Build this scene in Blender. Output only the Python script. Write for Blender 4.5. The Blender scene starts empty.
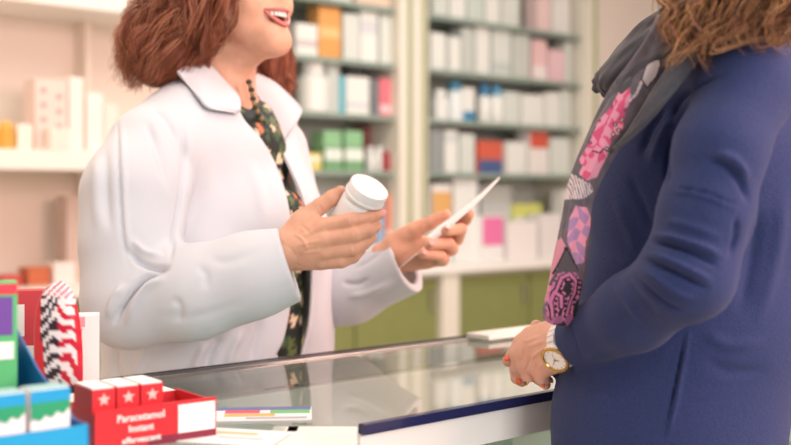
import bpy, bmesh, math, random
import numpy as np
from mathutils import Vector, Matrix, Euler

random.seed(7)
RNG = np.random.default_rng(11)
SC = bpy.context.scene
COL = SC.collection

# ------------------------------------------------------------------ camera
F_PX = 1098.0            # 50 mm lens on a 36 mm sensor, 791 px wide
CX, HZ, CZ = 395.5, 195.0, 1.22
cam_d = bpy.data.cameras.new('camera')
cam = bpy.data.objects.new('camera', cam_d)
COL.objects.link(cam)
cam.location = (0, 0, CZ)
cam.rotation_euler = (math.pi / 2, 0, 0)
cam_d.sensor_width = 36.0
cam_d.lens = F_PX * 36.0 / 791.0
cam_d.shift_y = -(222.5 - HZ) / 791.0
cam_d.clip_start = 0.05
cam_d.dof.use_dof = True
cam_d.dof.focus_distance = 1.42
cam_d.dof.aperture_fstop = 3.1
SC.camera = cam

# ------------------------------------------------------------------ world and light
wd = bpy.data.worlds.new('world')
SC.world = wd
wd.use_nodes = True
bgn = wd.node_tree.nodes['Background']
bgn.inputs[0].default_value = (1.0, 0.985, 0.97, 1)
bgn.inputs[1].default_value = 0.42
SC.view_settings.view_transform = 'Standard'
SC.view_settings.look = 'None'
SC.view_settings.exposure = 0.06
SC.view_settings.gamma = 1.0
SC.view_settings.use_curve_mapping = False


def area(name, loc, target, size, power, col, size_y=None):
    l = bpy.data.lights.new(name, 'AREA')
    l.energy = power
    l.color = col
    l.size = size
    if size_y:
        l.shape = 'RECTANGLE'
        l.size_y = size_y
    o = bpy.data.objects.new(name, l)
    COL.objects.link(o)
    o.location = loc
    d = Vector(target) - Vector(loc)
    o.rotation_euler = d.to_track_quat('-Z', 'Y').to_euler()
    return o


area('shop_front_daylight', (2.0, -1.8, 2.3), (-0.05, 1.7, 1.15), 1.6, 84, (1.0, 0.985, 0.97), 1.8)
area('overhead_light', (-0.3, 1.2, 2.78), (-0.3, 1.2, 0), 1.2, 11, (1.0, 0.97, 0.93), 1.2)
area('overhead_light', (0.9, 3.6, 2.78), (0.9, 3.6, 0), 1.2, 38, (1.0, 0.98, 0.93), 1.2)
area('overhead_light', (-1.3, 2.6, 2.78), (-1.3, 2.6, 0), 1.0, 24, (1.0, 0.80, 0.62), 1.0)  # warm lamp added for the peach glow at upper left, not a real panel
area('added_rim_light', (2.2, 0.75, 2.1), (0.45, 1.2, 1.2), 0.9, 72, (1.0, 0.60, 0.54), 1.4)  # added light with no window behind it, gives the customer a warm rim


# ------------------------------------------------------------------ helpers
def s2l(c):
    out = []
    for v in c[:3]:
        v = v / 255.0
        out.append(v / 12.92 if v <= 0.04045 else ((v + 0.055) / 1.055) ** 2.4)
    return tuple(out)


def Q(px, py, Y):
    return np.array([(px - CX) / F_PX * Y, Y, CZ - (py - HZ) / F_PX * Y])


def rp(r, Y):
    return r * Y / F_PX


def proj(V):
    return np.stack([CX + V[:, 0] / V[:, 1] * F_PX, HZ - (V[:, 2] - CZ) / V[:, 1] * F_PX], 1)


def nz(v):
    v = np.asarray(v, float)
    return v / (np.linalg.norm(v) + 1e-12)


def mat(name, rgb, rough=0.6, metal=0.0, noise=0.0, nscale=20.0, bump=0.0, bscale=200.0, sheen=0.0,
        sss=0.0, trans=0.0, vcol=None, spec=0.5, coat=0.0, sssr=(1, .35, .2), wave=None, ior=1.45, stretch=None):
    m = bpy.data.materials.new(name)
    m.use_nodes = True
    nt = m.node_tree
    b = nt.nodes['Principled BSDF']
    c = s2l(rgb)
    b.inputs['Base Color'].default_value = (*c, 1)
    b.inputs['Roughness'].default_value = rough
    b.inputs['Metallic'].default_value = metal
    b.inputs['Specular IOR Level'].default_value = spec
    b.inputs['IOR'].default_value = ior
    b.inputs['Coat Weight'].default_value = coat
    b.inputs['Transmission Weight'].default_value = trans
    if sheen:
        b.inputs['Sheen Weight'].default_value = sheen
        b.inputs['Sheen Roughness'].default_value = 0.5
    if sss:
        b.inputs['Subsurface Weight'].default_value = sss
        b.inputs['Subsurface Radius'].default_value = sssr
        b.inputs['Subsurface Scale'].default_value = 0.006
    tc = nt.nodes.new('ShaderNodeTexCoord')
    src = tc.outputs['Object']
    if stretch:
        mp = nt.nodes.new('ShaderNodeMapping')
        mp.inputs['Scale'].default_value = stretch
        nt.links.new(src, mp.inputs[0])
        src = mp.outputs[0]
    base = None
    if vcol:
        a = nt.nodes.new('ShaderNodeAttribute')
        a.attribute_name = vcol
        base = a.outputs['Color']
        nt.links.new(base, b.inputs['Base Color'])
    if noise:
        n = nt.nodes.new('ShaderNodeTexNoise')
        n.inputs['Scale'].default_value = nscale
        n.inputs['Detail'].default_value = 5
        nt.links.new(src, n.inputs['Vector'])
        mr = nt.nodes.new('ShaderNodeMapRange')
        mr.inputs['From Min'].default_value = 0.3
        mr.inputs['From Max'].default_value = 0.7
        mr.inputs['To Min'].default_value = 1 - noise
        mr.inputs['To Max'].default_value = 1 + noise
        nt.links.new(n.outputs['Fac'], mr.inputs['Value'])
        mx = nt.nodes.new('ShaderNodeVectorMath')
        mx.operation = 'SCALE'
        if base:
            nt.links.new(base, mx.inputs[0])
        else:
            mx.inputs[0].default_value = c
        nt.links.new(mr.outputs[0], mx.inputs['Scale'])
        nt.links.new(mx.outputs[0], b.inputs['Base Color'])
    if bump:
        if wave:
            n = nt.nodes.new('ShaderNodeTexWave')
            n.bands_direction = wave
            n.inputs['Scale'].default_value = bscale
            n.inputs['Distortion'].default_value = 0.4
            n.inputs['Detail'].default_value = 1.5
        else:
            n = nt.nodes.new('ShaderNodeTexNoise')
            n.inputs['Scale'].default_value = bscale
            n.inputs['Detail'].default_value = 4
        nt.links.new(src, n.inputs['Vector'])
        bn = nt.nodes.new('ShaderNodeBump')
        bn.inputs['Strength'].default_value = bump
        bn.inputs['Distance'].default_value = 0.002
        nt.links.new(n.outputs[1] if not wave else n.outputs['Fac'], bn.inputs['Height'])
        nt.links.new(bn.outputs[0], b.inputs['Normal'])
    return m


def tag(o, label=None, cat=None, group=None, kind=None):
    if label:
        o['label'] = label
    if cat:
        o['category'] = cat
    if group:
        o['group'] = group
    if kind:
        o['kind'] = kind
    return o


def empty(name, loc=(0, 0, 0), rz=0.0, parent=None):
    o = bpy.data.objects.new(name, None)
    COL.objects.link(o)
    o.location = loc
    o.rotation_euler = (0, 0, rz)
    o.empty_display_size = 0.05
    if parent:
        o.parent = parent
    return o


def link_mesh(name, verts, faces, m, parent=None, smooth=True, loc=None, colors=None, rz=0.0):
    me = bpy.data.meshes.new(name)
    if isinstance(faces, np.ndarray) and faces.ndim == 2:
        nv, nf, k = len(verts), len(faces), faces.shape[1]
        me.vertices.add(nv)
        me.vertices.foreach_set('co', np.asarray(verts, np.float32).ravel())
        me.loops.add(nf * k)
        me.polygons.add(nf)
        me.loops.foreach_set('vertex_index', faces.astype(np.int32).ravel())
        me.polygons.foreach_set('loop_start', np.arange(0, nf * k, k, dtype=np.int32))
        me.update(calc_edges=True)
        me.validate()
    else:
        me.from_pydata([tuple(map(float, v)) for v in verts], [], [tuple(int(i) for i in f) for f in faces])
        me.update()
    me.polygons.foreach_set('use_smooth', [bool(smooth)] * len(me.polygons))
    if colors is not None:
        at = me.color_attributes.new('pattern', 'FLOAT_COLOR', 'POINT')
        c4 = np.ones((len(verts), 4), np.float32)
        c4[:, :3] = colors
        at.data.foreach_set('color', c4.ravel())
    o = bpy.data.objects.new(name, me)
    COL.objects.link(o)
    if m is not None:
        me.materials.append(m)
    if parent:
        o.parent = parent
    if loc is not None:
        o.location = loc
    if rz:
        o.rotation_euler = (0, 0, rz)
    return o


class MB:
    """collects shapes into one bmesh"""
    def __init__(s):
        s.bm = bmesh.new()

    def box(s, c, size, rz=0.0, bev=0.0, rot=None):
        r = bmesh.ops.create_cube(s.bm, size=1.0)
        vs = r['verts']
        M = Matrix.Translation(Vector(c)) @ (rot.to_4x4() if rot is not None else Matrix.Rotation(rz, 4, 'Z')) @ Matrix.Diagonal((*size, 1))
        bmesh.ops.transform(s.bm, matrix=M, verts=vs)
        if bev > 0:
            es = list({e for v in vs for e in v.link_edges})
            bmesh.ops.bevel(s.bm, geom=es, offset=bev, segments=2, affect='EDGES', profile=0.7)
        return s

    def prism(s, pts, z0, z1, bev=0.0):
        """extrude xy polygon"""
        n = len(pts)
        lo = [s.bm.verts.new((p[0], p[1], z0)) for p in pts]
        hi = [s.bm.verts.new((p[0], p[1], z1)) for p in pts]
        s.bm.faces.new(lo[::-1])
        s.bm.faces.new(hi)
        for i in range(n):
            s.bm.faces.new((lo[i], lo[(i + 1) % n], hi[(i + 1) % n], hi[i]))
        return s

    def lathe(s, prof, seg=32, M=None):
        """prof: list of (r,z)"""
        M = M or Matrix.Identity(4)
        rings = []
        for r, z in prof:
            if r < 1e-6:
                rings.append([s.bm.verts.new(M @ Vector((0, 0, z)))])
            else:
                rings.append([s.bm.verts.new(M @ Vector((r * math.cos(2 * math.pi * i / seg), r * math.sin(2 * math.pi * i / seg), z))) for i in range(seg)])
        for a, b in zip(rings[:-1], rings[1:]):
            for i in range(seg):
                j = (i + 1) % seg
                if len(a) == 1 and len(b) == 1:
                    continue
                if len(a) == 1:
                    s.bm.faces.new((a[0], b[i], b[j]))
                elif len(b) == 1:
                    s.bm.faces.new((a[i], a[j], b[0]))
                else:
                    s.bm.faces.new((a[i], a[j], b[j], b[i]))
        return s

    def tube(s, pts, r, seg=10, closed=False):
        pts = [Vector(p) for p in pts]
        n = len(pts)
        rs = r if hasattr(r, '__len__') else [r] * n
        rings = []
        up = Vector((0, 0, 1))
        for i, p in enumerate(pts):
            if closed:
                t = (pts[(i + 1) % n] - pts[i - 1]).normalized()
            else:
                t = (pts[min(i + 1, n - 1)] - pts[max(i - 1, 0)]).normalized()
            if abs(t.dot(up)) > 0.95:
                up = Vector((1, 0, 0))
            a = t.cross(up).normalized()
            b = t.cross(a).normalized()
            up = -b if False else b.cross(t).cross(t) * -1 if False else up
            rings.append([s.bm.verts.new(p + (a * math.cos(2 * math.pi * k / seg) + b * math.sin(2 * math.pi * k / seg)) * rs[i]) for k in range(seg)])
        rng = range(n) if closed else range(n - 1)
        for i in rng:
            A, B = rings[i], rings[(i + 1) % n]
            for k in range(seg):
                s.bm.faces.new((A[k], A[(k + 1) % seg], B[(k + 1) % seg], B[k]))
        if not closed:
            s.bm.faces.new(rings[0][::-1])
            s.bm.faces.new(rings[-1])
        return s

    def ball(s, c, r, u=16, v=10, rot=None):
        if not hasattr(r, '__len__'):
            r = (r, r, r)
        M = Matrix.Translation(Vector(c)) @ (rot.to_4x4() if rot is not None else Matrix.Identity(4)) @ Matrix.Diagonal((*r, 1))
        bmesh.ops.create_uvsphere(s.bm, u_segments=u, v_segments=v, radius=1.0, matrix=M)
        return s

    def build(s, name, m, parent=None, smooth=False, loc=None, rz=0.0):
        me = bpy.data.meshes.new(name)
        bmesh.ops.recalc_face_normals(s.bm, faces=s.bm.faces)
        s.bm.to_mesh(me)
        s.bm.free()
        if smooth:
            me.polygons.foreach_set('use_smooth', [True] * len(me.polygons))
        if m:
            me.materials.append(m)
        o = bpy.data.objects.new(name, me)
        COL.objects.link(o)
        if parent:
            o.parent = parent
        if loc is not None:
            o.location = loc
        if rz:
            o.rotation_euler = (0, 0, rz)
        return o


def auto_smooth(o, ang=0.6):
    me = o.data
    bm = bmesh.new()
    bm.from_mesh(me)
    for e in bm.edges:
        if len(e.link_faces) == 2 and e.calc_face_angle() > ang:
            e.smooth = False
    for f in bm.faces:
        f.smooth = True
    bm.to_mesh(me)
    bm.free()
    return o


# ---- signed distance modelling: groups of tapered, possibly flattened, capsules and ellipsoids blended together
def cap(a, b, ra, rb, flat=None):
    """tapered capsule; flat=(direction, factor) widens the section by factor along direction"""
    a, b = np.asarray(a, float), np.asarray(b, float)
    rm = max(ra, rb) * (flat[1] if flat else 1.0)
    def f(P):
        A, B, X = a, b, P
        if flat:
            w = nz(flat[0])
            k = 1.0 / flat[1] - 1.0
            mid = (a + b) / 2
            def sq(p):
                return p + ((p - mid) @ w)[..., None] * (k * w)
            A, B, X = sq(a[None])[0], sq(b[None])[0], sq(P)
        ab = B - A
        t = np.clip(((X - A) @ ab) / (ab @ ab + 1e-12), 0, 1)
        d = np.linalg.norm(X - A - t[:, None] * ab, axis=1) - (ra + (rb - ra) * t)
        return d
    return f, np.minimum(a, b) - rm, np.maximum(a, b) + rm


def ell(c, r, axes=None):
    c, r = np.asarray(c, float), np.asarray(r, float)
    A = np.eye(3) if axes is None else np.asarray(axes, float)
    R = r.max()
    def f(P):
        q = (P - c) @ A.T
        k0 = np.linalg.norm(q / r, axis=1)
        k1 = np.linalg.norm(q / (r * r), axis=1)
        return k0 * (k0 - 1.0) / (k1 + 1e-9)
    return f, c - R, c + R


def chain(pts, flat=None):
    """pts: (px,py,Y,r_px)"""
    out = []
    for p, q in zip(pts[:-1], pts[1:]):
        out.append(cap(Q(*p[:3]), Q(*q[:3]), rp(p[3], p[2]), rp(q[3], q[2]), flat))
    return out


def smin(a, b, k):
    if k <= 0:
        return np.minimum(a, b)
    h = np.clip(0.5 + 0.5 * (b - a) / k, 0, 1)
    return b * (1 - h) + a * h - k * h * (1 - h)


class Vol:
    def __init__(s, lo, hi, h):
        s.lo = np.asarray(lo, float)
        s.h = h
        s.n = np.ceil((np.asarray(hi) - s.lo) / h).astype(int) + 1
        s.D = np.full(s.n, 0.08, np.float32)

    def region(s, lo, hi, m):
        a = np.clip(np.floor((lo - m - s.lo) / s.h).astype(int), 0, s.n)
        b = np.clip(np.ceil((hi + m - s.lo) / s.h).astype(int) + 1, 0, s.n)
        if np.any(b <= a):
            return None, None
        g = np.meshgrid(*[s.lo[i] + s.h * np.arange(a[i], b[i]) for i in range(3)], indexing='ij')
        return (slice(a[0], b[0]), slice(a[1], b[1]), slice(a[2], b[2])), np.stack([q.ravel() for q in g], 1)

    def group(s, prims, kin, kout, sub=False, shell=None):
        lo = np.min([p[1] for p in prims], 0)
        hi = np.max([p[2] for p in prims], 0)
        m = max(kin, kout) + 3 * s.h
        sl, P = s.region(lo, hi, m)
        if sl is None:
            return s
        shp = s.D[sl].shape
        G = np.full(len(P), 0.3)
        for f, l, h in prims:
            near = np.all((P > l - m) & (P < h + m), axis=1)
            if near.any():
                G[near] = smin(G[near], f(P[near]), kin)
        G = G.reshape(shp)
        if sub:
            s.D[sl] = -smin(-s.D[sl], G, kout)
        else:
            s.D[sl] = smin(s.D[sl], G, kout)
        return s

    def mesh(s, smooth=2):
        D, n, h = s.D, s.n, s.h
        I = D < 0
        c = np.zeros(tuple(n - 1), np.int8)
        for i in (0, 1):
            for j in (0, 1):
                for k in (0, 1):
                    c += I[i:n[0] - 1 + i, j:n[1] - 1 + j, k:n[2] - 1 + k]
        act = (c > 0) & (c < 8)
        ids = np.argwhere(act)
        idx = np.full(act.shape, -1, np.int64)
        idx[act] = np.arange(len(ids))
        val = {}
        for i in (0, 1):
            for j in (0, 1):
                for k in (0, 1):
                    val[(i, j, k)] = D[ids[:, 0] + i, ids[:, 1] + j, ids[:, 2] + k]
        S = np.zeros((len(ids), 3))
        N = np.zeros(len(ids))
        for ax in range(3):
            for u in (0, 1):
                for v in (0, 1):
                    a = [u, v]
                    a.insert(ax, 0)
                    b = [u, v]
                    b.insert(ax, 1)
                    va, vb = val[tuple(a)], val[tuple(b)]
                    cr = (va < 0) != (vb < 0)
                    t = np.where(cr, va / (va - vb + 1e-12), 0)
                    p = np.tile(np.array(a, float), (len(ids), 1))
                    p[:, ax] += t
                    S[cr] += p[cr]
                    N[cr] += 1
        V = s.lo + h * (ids + S / N[:, None])
        faces = []
        for ax in range(3):
            sl0 = [slice(None)] * 3
            sl1 = [slice(None)] * 3
            sl0[ax] = slice(0, n[ax] - 1)
            sl1[ax] = slice(1, n[ax])
            A, B = I[tuple(sl0)], I[tuple(sl1)]
            e = np.argwhere(A != B)
            o1, o2 = [i for i in range(3) if i != ax]
            ok = (e[:, o1] > 0) & (e[:, o2] > 0) & (e[:, o1] < n[o1] - 1) & (e[:, o2] < n[o2] - 1)
            e = e[ok]
            ain = A[e[:, 0], e[:, 1], e[:, 2]]
            q = []
            for d1, d2 in ((-1, -1), (0, -1), (0, 0), (-1, 0)):
                g = e.copy()
                g[:, o1] += d1
                g[:, o2] += d2
                q.append(idx[g[:, 0], g[:, 1], g[:, 2]])
            q = np.stack(q, 1)
            flip = ain if ax != 1 else ~ain
            q[~flip] = q[~flip][:, ::-1]
            faces.append(q)
        Fq = np.concatenate(faces)
        Fq = Fq[(Fq >= 0).all(1)]
        for _ in range(smooth):
            V = lap(V, Fq, 0.5)
        return V, Fq


def lap(V, Fq, w):
    e = np.concatenate([Fq[:, [0, 1]], Fq[:, [1, 2]], Fq[:, [2, 3]], Fq[:, [3, 0]]])
    n = len(V)
    cnt = np.bincount(e[:, 0], minlength=n) + 1e-9
    S = np.stack([np.bincount(e[:, 0], weights=V[e[:, 1], i], minlength=n) for i in range(3)], 1) / cnt[:, None]
    return V * (1 - w) + S * w


def normals(V, Fq):
    a = V[Fq[:, 2]] - V[Fq[:, 0]]
    b = V[Fq[:, 3]] - V[Fq[:, 1]]
    fn = np.cross(a, b)
    N = np.zeros_like(V)
    for k in range(4):
        for i in range(3):
            N[:, i] += np.bincount(Fq[:, k], weights=fn[:, i], minlength=len(V))
    return N / (np.linalg.norm(N, axis=1)[:, None] + 1e-12)


def catmull(pts, n):
    P = np.asarray(pts, float)
    P = np.vstack([2 * P[0] - P[1], P, 2 * P[-1] - P[-2]])
    m = len(pts) - 1
    out = []
    for t in np.linspace(0, m - 1e-6, n):
        i = int(t)
        u = t - i
        p0, p1, p2, p3 = P[i:i + 4]
        out.append(0.5 * ((2 * p1) + (-p0 + p2) * u + (2 * p0 - 5 * p1 + 4 * p2 - p3) * u * u + (-p0 + 3 * p1 - 3 * p2 + p3) * u ** 3))
    return np.array(out)


def pdist(P2, line):
    """distance of points to polyline and side sign and arc parameter 0..1"""
    best = np.full(len(P2), 1e9)
    side = np.zeros(len(P2))
    par = np.zeros(len(P2))
    L = np.asarray(line, float)
    m = len(L) - 1
    for i in range(m):
        a, b = L[i], L[i + 1]
        ab = b - a
        t = np.clip(((P2 - a) @ ab) / (ab @ ab + 1e-9), 0, 1)
        r = P2 - a - t[:, None] * ab
        d = np.linalg.norm(r, axis=1)
        cr = ab[0] * r[:, 1] - ab[1] * r[:, 0]
        up = d < best
        best[up] = d[up]
        side[up] = np.sign(cr[up])
        par[up] = (i + t[up]) / m
    return best, side, par


def folds(V, Fq, specs, facing=-0.05, smooth=0):
    """cloth folds: specs = (polyline, amplitude in m (+ ridge, - groove), width in px[, step])"""
    N = normals(V, Fq)
    P2 = proj(V)
    view = V - np.array([0, 0, CZ])
    view /= np.linalg.norm(view, axis=1)[:, None]
    fac = np.clip((-(N * view).sum(1) - facing) * 4, 0, 1)
    D = np.zeros(len(V))
    for sp in specs:
        line, amp, w = sp[:3]
        ln = catmull(line, max(8, 5 * len(line)))
        lo, hi = ln.min(0) - 4 * w, ln.max(0) + 4 * w
        k = np.where(np.all((P2 > lo) & (P2 < hi), axis=1) & (fac > 0))[0]
        if not len(k):
            continue
        d, sd, par = pdist(P2[k], ln)
        endf = np.clip(np.minimum(par, 1 - par) * 3.2, 0, 1)
        endf = endf * endf * (3 - 2 * endf)
        if len(sp) > 3 and sp[3] == 'step':      # raised on one side only
            g = np.exp(-(d / (w * 3)) ** 2) * (1 / (1 + np.exp(-sd * d / (w * 0.35)))) * (1 if amp > 0 else 1)
            D[k] += amp * endf * g
        else:
            D[k] += amp * endf * np.exp(-(d / w) ** 2)
    V = V + N * (D * fac)[:, None]
    for _ in range(smooth):
        V = lap(V, Fq, 0.3)
    return V


def surf(V, px, py, off=0.0, rad=4.0, ymax=99):
    P2 = proj(V)
    k = np.where((np.abs(P2[:, 0] - px) < rad) & (np.abs(P2[:, 1] - py) < rad) & (V[:, 1] < ymax))[0]
    if not len(k):
        return Q(px, py, 1.6)
    y = np.percentile(V[k, 1], 8)
    return Q(px, py, y - off)


def sheet(name, grid, thick, m, parent=None, colors=None, direction=None):
    """a cloth sheet with thickness from a (n,m,3) grid"""
    G = np.asarray(grid, float)
    n, k = G.shape[:2]
    du = np.gradient(G, axis=0)
    dv = np.gradient(G, axis=1)
    N = np.cross(du, dv)
    N /= np.linalg.norm(N, axis=2)[..., None] + 1e-12
    A = (G + N * thick / 2).reshape(-1, 3)
    B = (G - N * thick / 2).reshape(-1, 3)
    V = np.vstack([A, B])
    fs = []
    o = n * k
    for i in range(n - 1):
        for j in range(k - 1):
            a, b, c, d = i * k + j, i * k + j + 1, (i + 1) * k + j + 1, (i + 1) * k + j
            fs.append((a, d, c, b))
            fs.append((a + o, b + o, c + o, d + o))
    rim = [i * k for i in range(n)] + [(n - 1) * k + j for j in range(1, k)] + [i * k + k - 1 for i in range(n - 2, -1, -1)] + [j for j in range(k - 2, 0, -1)]
    for a, b in zip(rim, rim[1:] + rim[:1]):
        fs.append((a, b, b + o, a + o))
    if colors is not None:
        colors = np.vstack([colors.reshape(-1, 3)] * 2)
    return link_mesh(name, V, np.array(fs), m, parent, colors=colors)


def strands(name, paths, radius, m, parent, cols):
    """paths (S,M,3); three-sided tapered hairs in one mesh"""
    P = np.asarray(paths)
    S, M = P.shape[:2]
    T = np.gradient(P, axis=1)
    T /= np.linalg.norm(T, axis=2)[..., None] + 1e-12
    ref = np.array([0.3, -0.9, 0.2])
    A = np.cross(T, ref)
    A /= np.linalg.norm(A, axis=2)[..., None] + 1e-12
    B = np.cross(T, A)
    tt = np.linspace(0, 1, M)
    R = radius * (1 - 0.75 * tt ** 2)[None, :, None]
    if hasattr(cols, 'shape'):
        pass
    rings = []
    for k in range(3):
        a = 2 * math.pi * k / 3
        rings.append(P + R * (A * math.cos(a) + B * math.sin(a)))
    V = np.stack(rings, 2).reshape(-1, 3)
    base = (np.arange(S) * M * 3)[:, None, None]
    i = (np.arange(M - 1) * 3)[None, :, None]
    k = np.arange(3)[None, None, :]
    k2 = (k + 1) % 3
    q = np.stack([base + i + k, base + i + k2, base + i + 3 + k2, base + i + 3 + k], -1).reshape(-1, 4)
    C = np.repeat(cols, M * 3, axis=0)
    return link_mesh(name, V, q, m, parent, colors=C)

# ------------------------------------------------------------------ materials of the place
M_floor = mat('floor_vinyl', (196, 190, 180), 0.35, noise=0.05, nscale=6)
M_wall = mat('wall_paint', (226, 214, 204), 0.8, bump=0.1)
M_ceil = mat('ceiling_paint', (240, 238, 232), 0.9)
M_peach = mat('shelf_back', (238, 222, 208), 0.6)
M_white = mat('white_laminate', (240, 238, 232), 0.35)
M_frame = mat('cream_frame', (226, 222, 208), 0.4)
M_olive = mat('olive_door', (131, 137, 82), 0.45, noise=0.03)
M_olive2 = mat('olive_inset', (164, 168, 128), 0.45)
M_back = mat('cabinet_back', (220, 224, 216), 0.5)
M_gedge = mat('glass_shelf', (142, 158, 148), 0.12, spec=0.6)
M_metal = mat('brushed_metal', (190, 188, 184), 0.28, metal=0.9)
M_navy = mat('navy_edge', (40, 42, 84), 0.15, coat=0.5)
M_dark = mat('dark_rail', (62, 60, 62), 0.3)
M_card = mat('white_card', (244, 243, 240), 0.55)
M_inside = mat('case_floor', (216, 226, 218), 0.4)


def thin_glass(name, tint, refl=1.0, rough=0.02):
    m = bpy.data.materials.new(name)
    m.use_nodes = True
    nt = m.node_tree
    nt.nodes.remove(nt.nodes['Principled BSDF'])
    t = nt.nodes.new('ShaderNodeBsdfTransparent')
    t.inputs[0].default_value = (*s2l(tint), 1)
    g = nt.nodes.new('ShaderNodeBsdfGlossy')
    g.inputs['Color'].default_value = (refl, refl, refl, 1)
    g.inputs['Roughness'].default_value = rough
    f = nt.nodes.new('ShaderNodeFresnel')
    f.inputs[0].default_value = 1.55
    x = nt.nodes.new('ShaderNodeMixShader')
    ge = nt.nodes.new('ShaderNodeNewGeometry')
    su = nt.nodes.new('ShaderNodeMath')
    su.operation = 'SUBTRACT'
    su.inputs[0].default_value = 1.0
    nt.links.new(ge.outputs['Backfacing'], su.inputs[1])
    mu = nt.nodes.new('ShaderNodeMath')
    mu.operation = 'MULTIPLY'
    nt.links.new(f.outputs[0], mu.inputs[0])
    nt.links.new(su.outputs[0], mu.inputs[1])
    nt.links.new(mu.outputs[0], x.inputs[0])
    nt.links.new(t.outputs[0], x.inputs[1])
    nt.links.new(g.outputs[0], x.inputs[2])
    nt.links.new(x.outputs[0], nt.nodes['Material Output'].inputs['Surface'])
    return m


M_glass = thin_glass('counter_glass', (240, 244, 242))
M_glassf = thin_glass('front_glass', (226, 232, 228))

# ------------------------------------------------------------------ frames of reference
DD = np.array([0.7507, 0.6606])          # cabinets and counter both run this way
NN = np.array([-0.6606, 0.7507])         # into the wall
P0 = np.array([0.157, 5.0])
RZ = math.atan2(DD[1], DD[0])


def C2(u, v):
    return P0 + u * DD + v * NN


def C3(u, v, z):
    p = C2(u, v)
    return (p[0], p[1], z)


def u_of(px, v=0.0):
    k = (px - CX) / F_PX
    return (P0[1] * k + NN[1] * k * v - P0[0] - NN[0] * v) / (DD[0] - DD[1] * k)


def z_of(py, u, v=0.0):
    return CZ - (py - HZ) / F_PX * C2(u, v)[1]


def cbox(mb, u0, u1, v0, v1, z0, z1, bev=0.0):
    c = C3((u0 + u1) / 2, (v0 + v1) / 2, (z0 + z1) / 2)
    mb.box(c, (u1 - u0, v1 - v0, z1 - z0), RZ, bev)
    return mb


def struct(name, mb, m):
    o = mb.build(name, m)
    o['kind'] = 'structure'
    return o


# ------------------------------------------------------------------ room
b = MB()
b.box((0.6, 2.4, -0.05), (9.0, 14.0, 0.1))
struct('floor', b, M_floor)
b = MB()
b.box((0.6, 4.2, 2.95), (9.0, 11.0, 0.1))
struct('ceiling', b, M_ceil)
b = MB()
cbox(b, -3.3, 1.24, 0.40, 0.5, 0, 2.9)
struct('wall_back', b, M_wall)
b = MB()
cbox(b, 1.24, 5.2, 0.0, 0.5, 0, 2.9)
struct('wall_right', b, M_wall)
b = MB()
b.box((3.9, 3.0, 1.45), (0.1, 8.0, 2.9))
struct('wall_side', b, M_wall)
b = MB()
b.box((-2.75, 0.9, 1.45), (0.1, 4.2, 2.9))
struct('wall_left', b, M_peach)

# ------------------------------------------------------------------ wall cabinets
SH = [2.053, 1.803, 1.571, 1.325]        # glass shelf heights
WT = 0.90                                # worktop height

# base units with olive doors, each liftable away
posts = [u_of(435), u_of(458)]
edges = [-2.6, -1.75, -0.93, posts[0] + 0.02, posts[1] - 0.02, u_of(530), 1.24]
labels = ['olive base cupboard at the far left under the open shelves',
          'olive base cupboard behind the woman in the white coat',
          'olive base cupboard just right of the white coat, left of the white post',
          None,
          'olive base cupboard between the white post and the printed scarf',
          'olive base cupboard half hidden behind the printed scarf']
k = 0
for i in range(len(edges) - 1):
    u0, u1 = edges[i], edges[i + 1]
    if labels[i] is None:
        e = tag(MB().build('dividing_post', M_frame), 'white upright post dividing the olive base cupboards', 'post')
        bb = MB()
        cbox(bb, u0, u1, -0.03, 0.36, 0, WT - 0.04)
        me = bb.build('tmp', None).data
        e.data = me
        me.materials.append(M_frame)
        bpy.data.objects.remove(bpy.data.objects['tmp'])
        continue
    c = C3((u0 + u1) / 2, 0.18, 0)
    root = tag(empty('base_cupboard', c, RZ), labels[i], 'cupboard', 'olive base cupboards under the worktop')
    w = u1 - u0 - 0.004
    MB().box((0, 0.01, 0.43), (w, 0.34, 0.86)).build('body', M_frame, root)
    nd = 2 if w > 0.6 else 1
    for j in range(nd):
        dw = w / nd
        x = -w / 2 + dw * (j + 0.5)
        d = MB().box((x, -0.17, 0.47), (dw - 0.012, 0.018, 0.74), bev=0.003).build('door', M_olive, root)
        MB().box((x + dw / 2 - 0.05, -0.19, 0.74), (0.012, 0.014, 0.10), bev=0.003).build('handle', M_metal, d)
b = MB()
cbox(b, -2.62, 1.24, -0.05, 0.395, WT - 0.038, WT, 0.004)
tag(b.build('worktop', M_white), 'long white worktop over the olive base cupboards', 'worktop')


def glass_cabinet(ua, ub, label, fl, fr):
    root = tag(empty('glass_shelf_cabinet', C3((ua + ub) / 2, 0.18, WT), RZ), label, 'cabinet', None)
    w = ub - ua
    H = 1.55
    MB().box((0, 0.195, H / 2), (w, 0.02, H)).build('back_panel', M_back, root)
    for s, fw in ((-1, fl), (1, fr)):
        x = s * (w / 2 - fw / 2)
        p = MB().box((x, -0.0, H / 2), (fw, 0.37, H), bev=0.004).build('side_panel', M_frame, root)
        if fw > 0.06:
            MB().box((x + 0.012, -0.188, H / 2), (0.022, 0.008, H)).build('olive_inlay', M_olive2, p)
    MB().box((0, 0, H - 0.03), (w - fl - fr, 0.37, 0.06)).build('top_panel', M_frame, root)
    for z in SH:
        MB().box(((fl - fr) / 2, 0.01, z - WT - 0.011), (w - fl - fr - 0.004, 0.33, 0.022), bev=0.002).build('glass_shelf', M_gedge, root)
    return root


glass_cabinet(u_of(264), u_of(414), 'glass-shelved cabinet seen between the two women, left bay with the orange box', 0.04, 0.09)
glass_cabinet(u_of(414) + 0.003, u_of(600), 'glass-shelved cabinet on the right, next to the beige wall', 0.08, 0.12)

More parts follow.
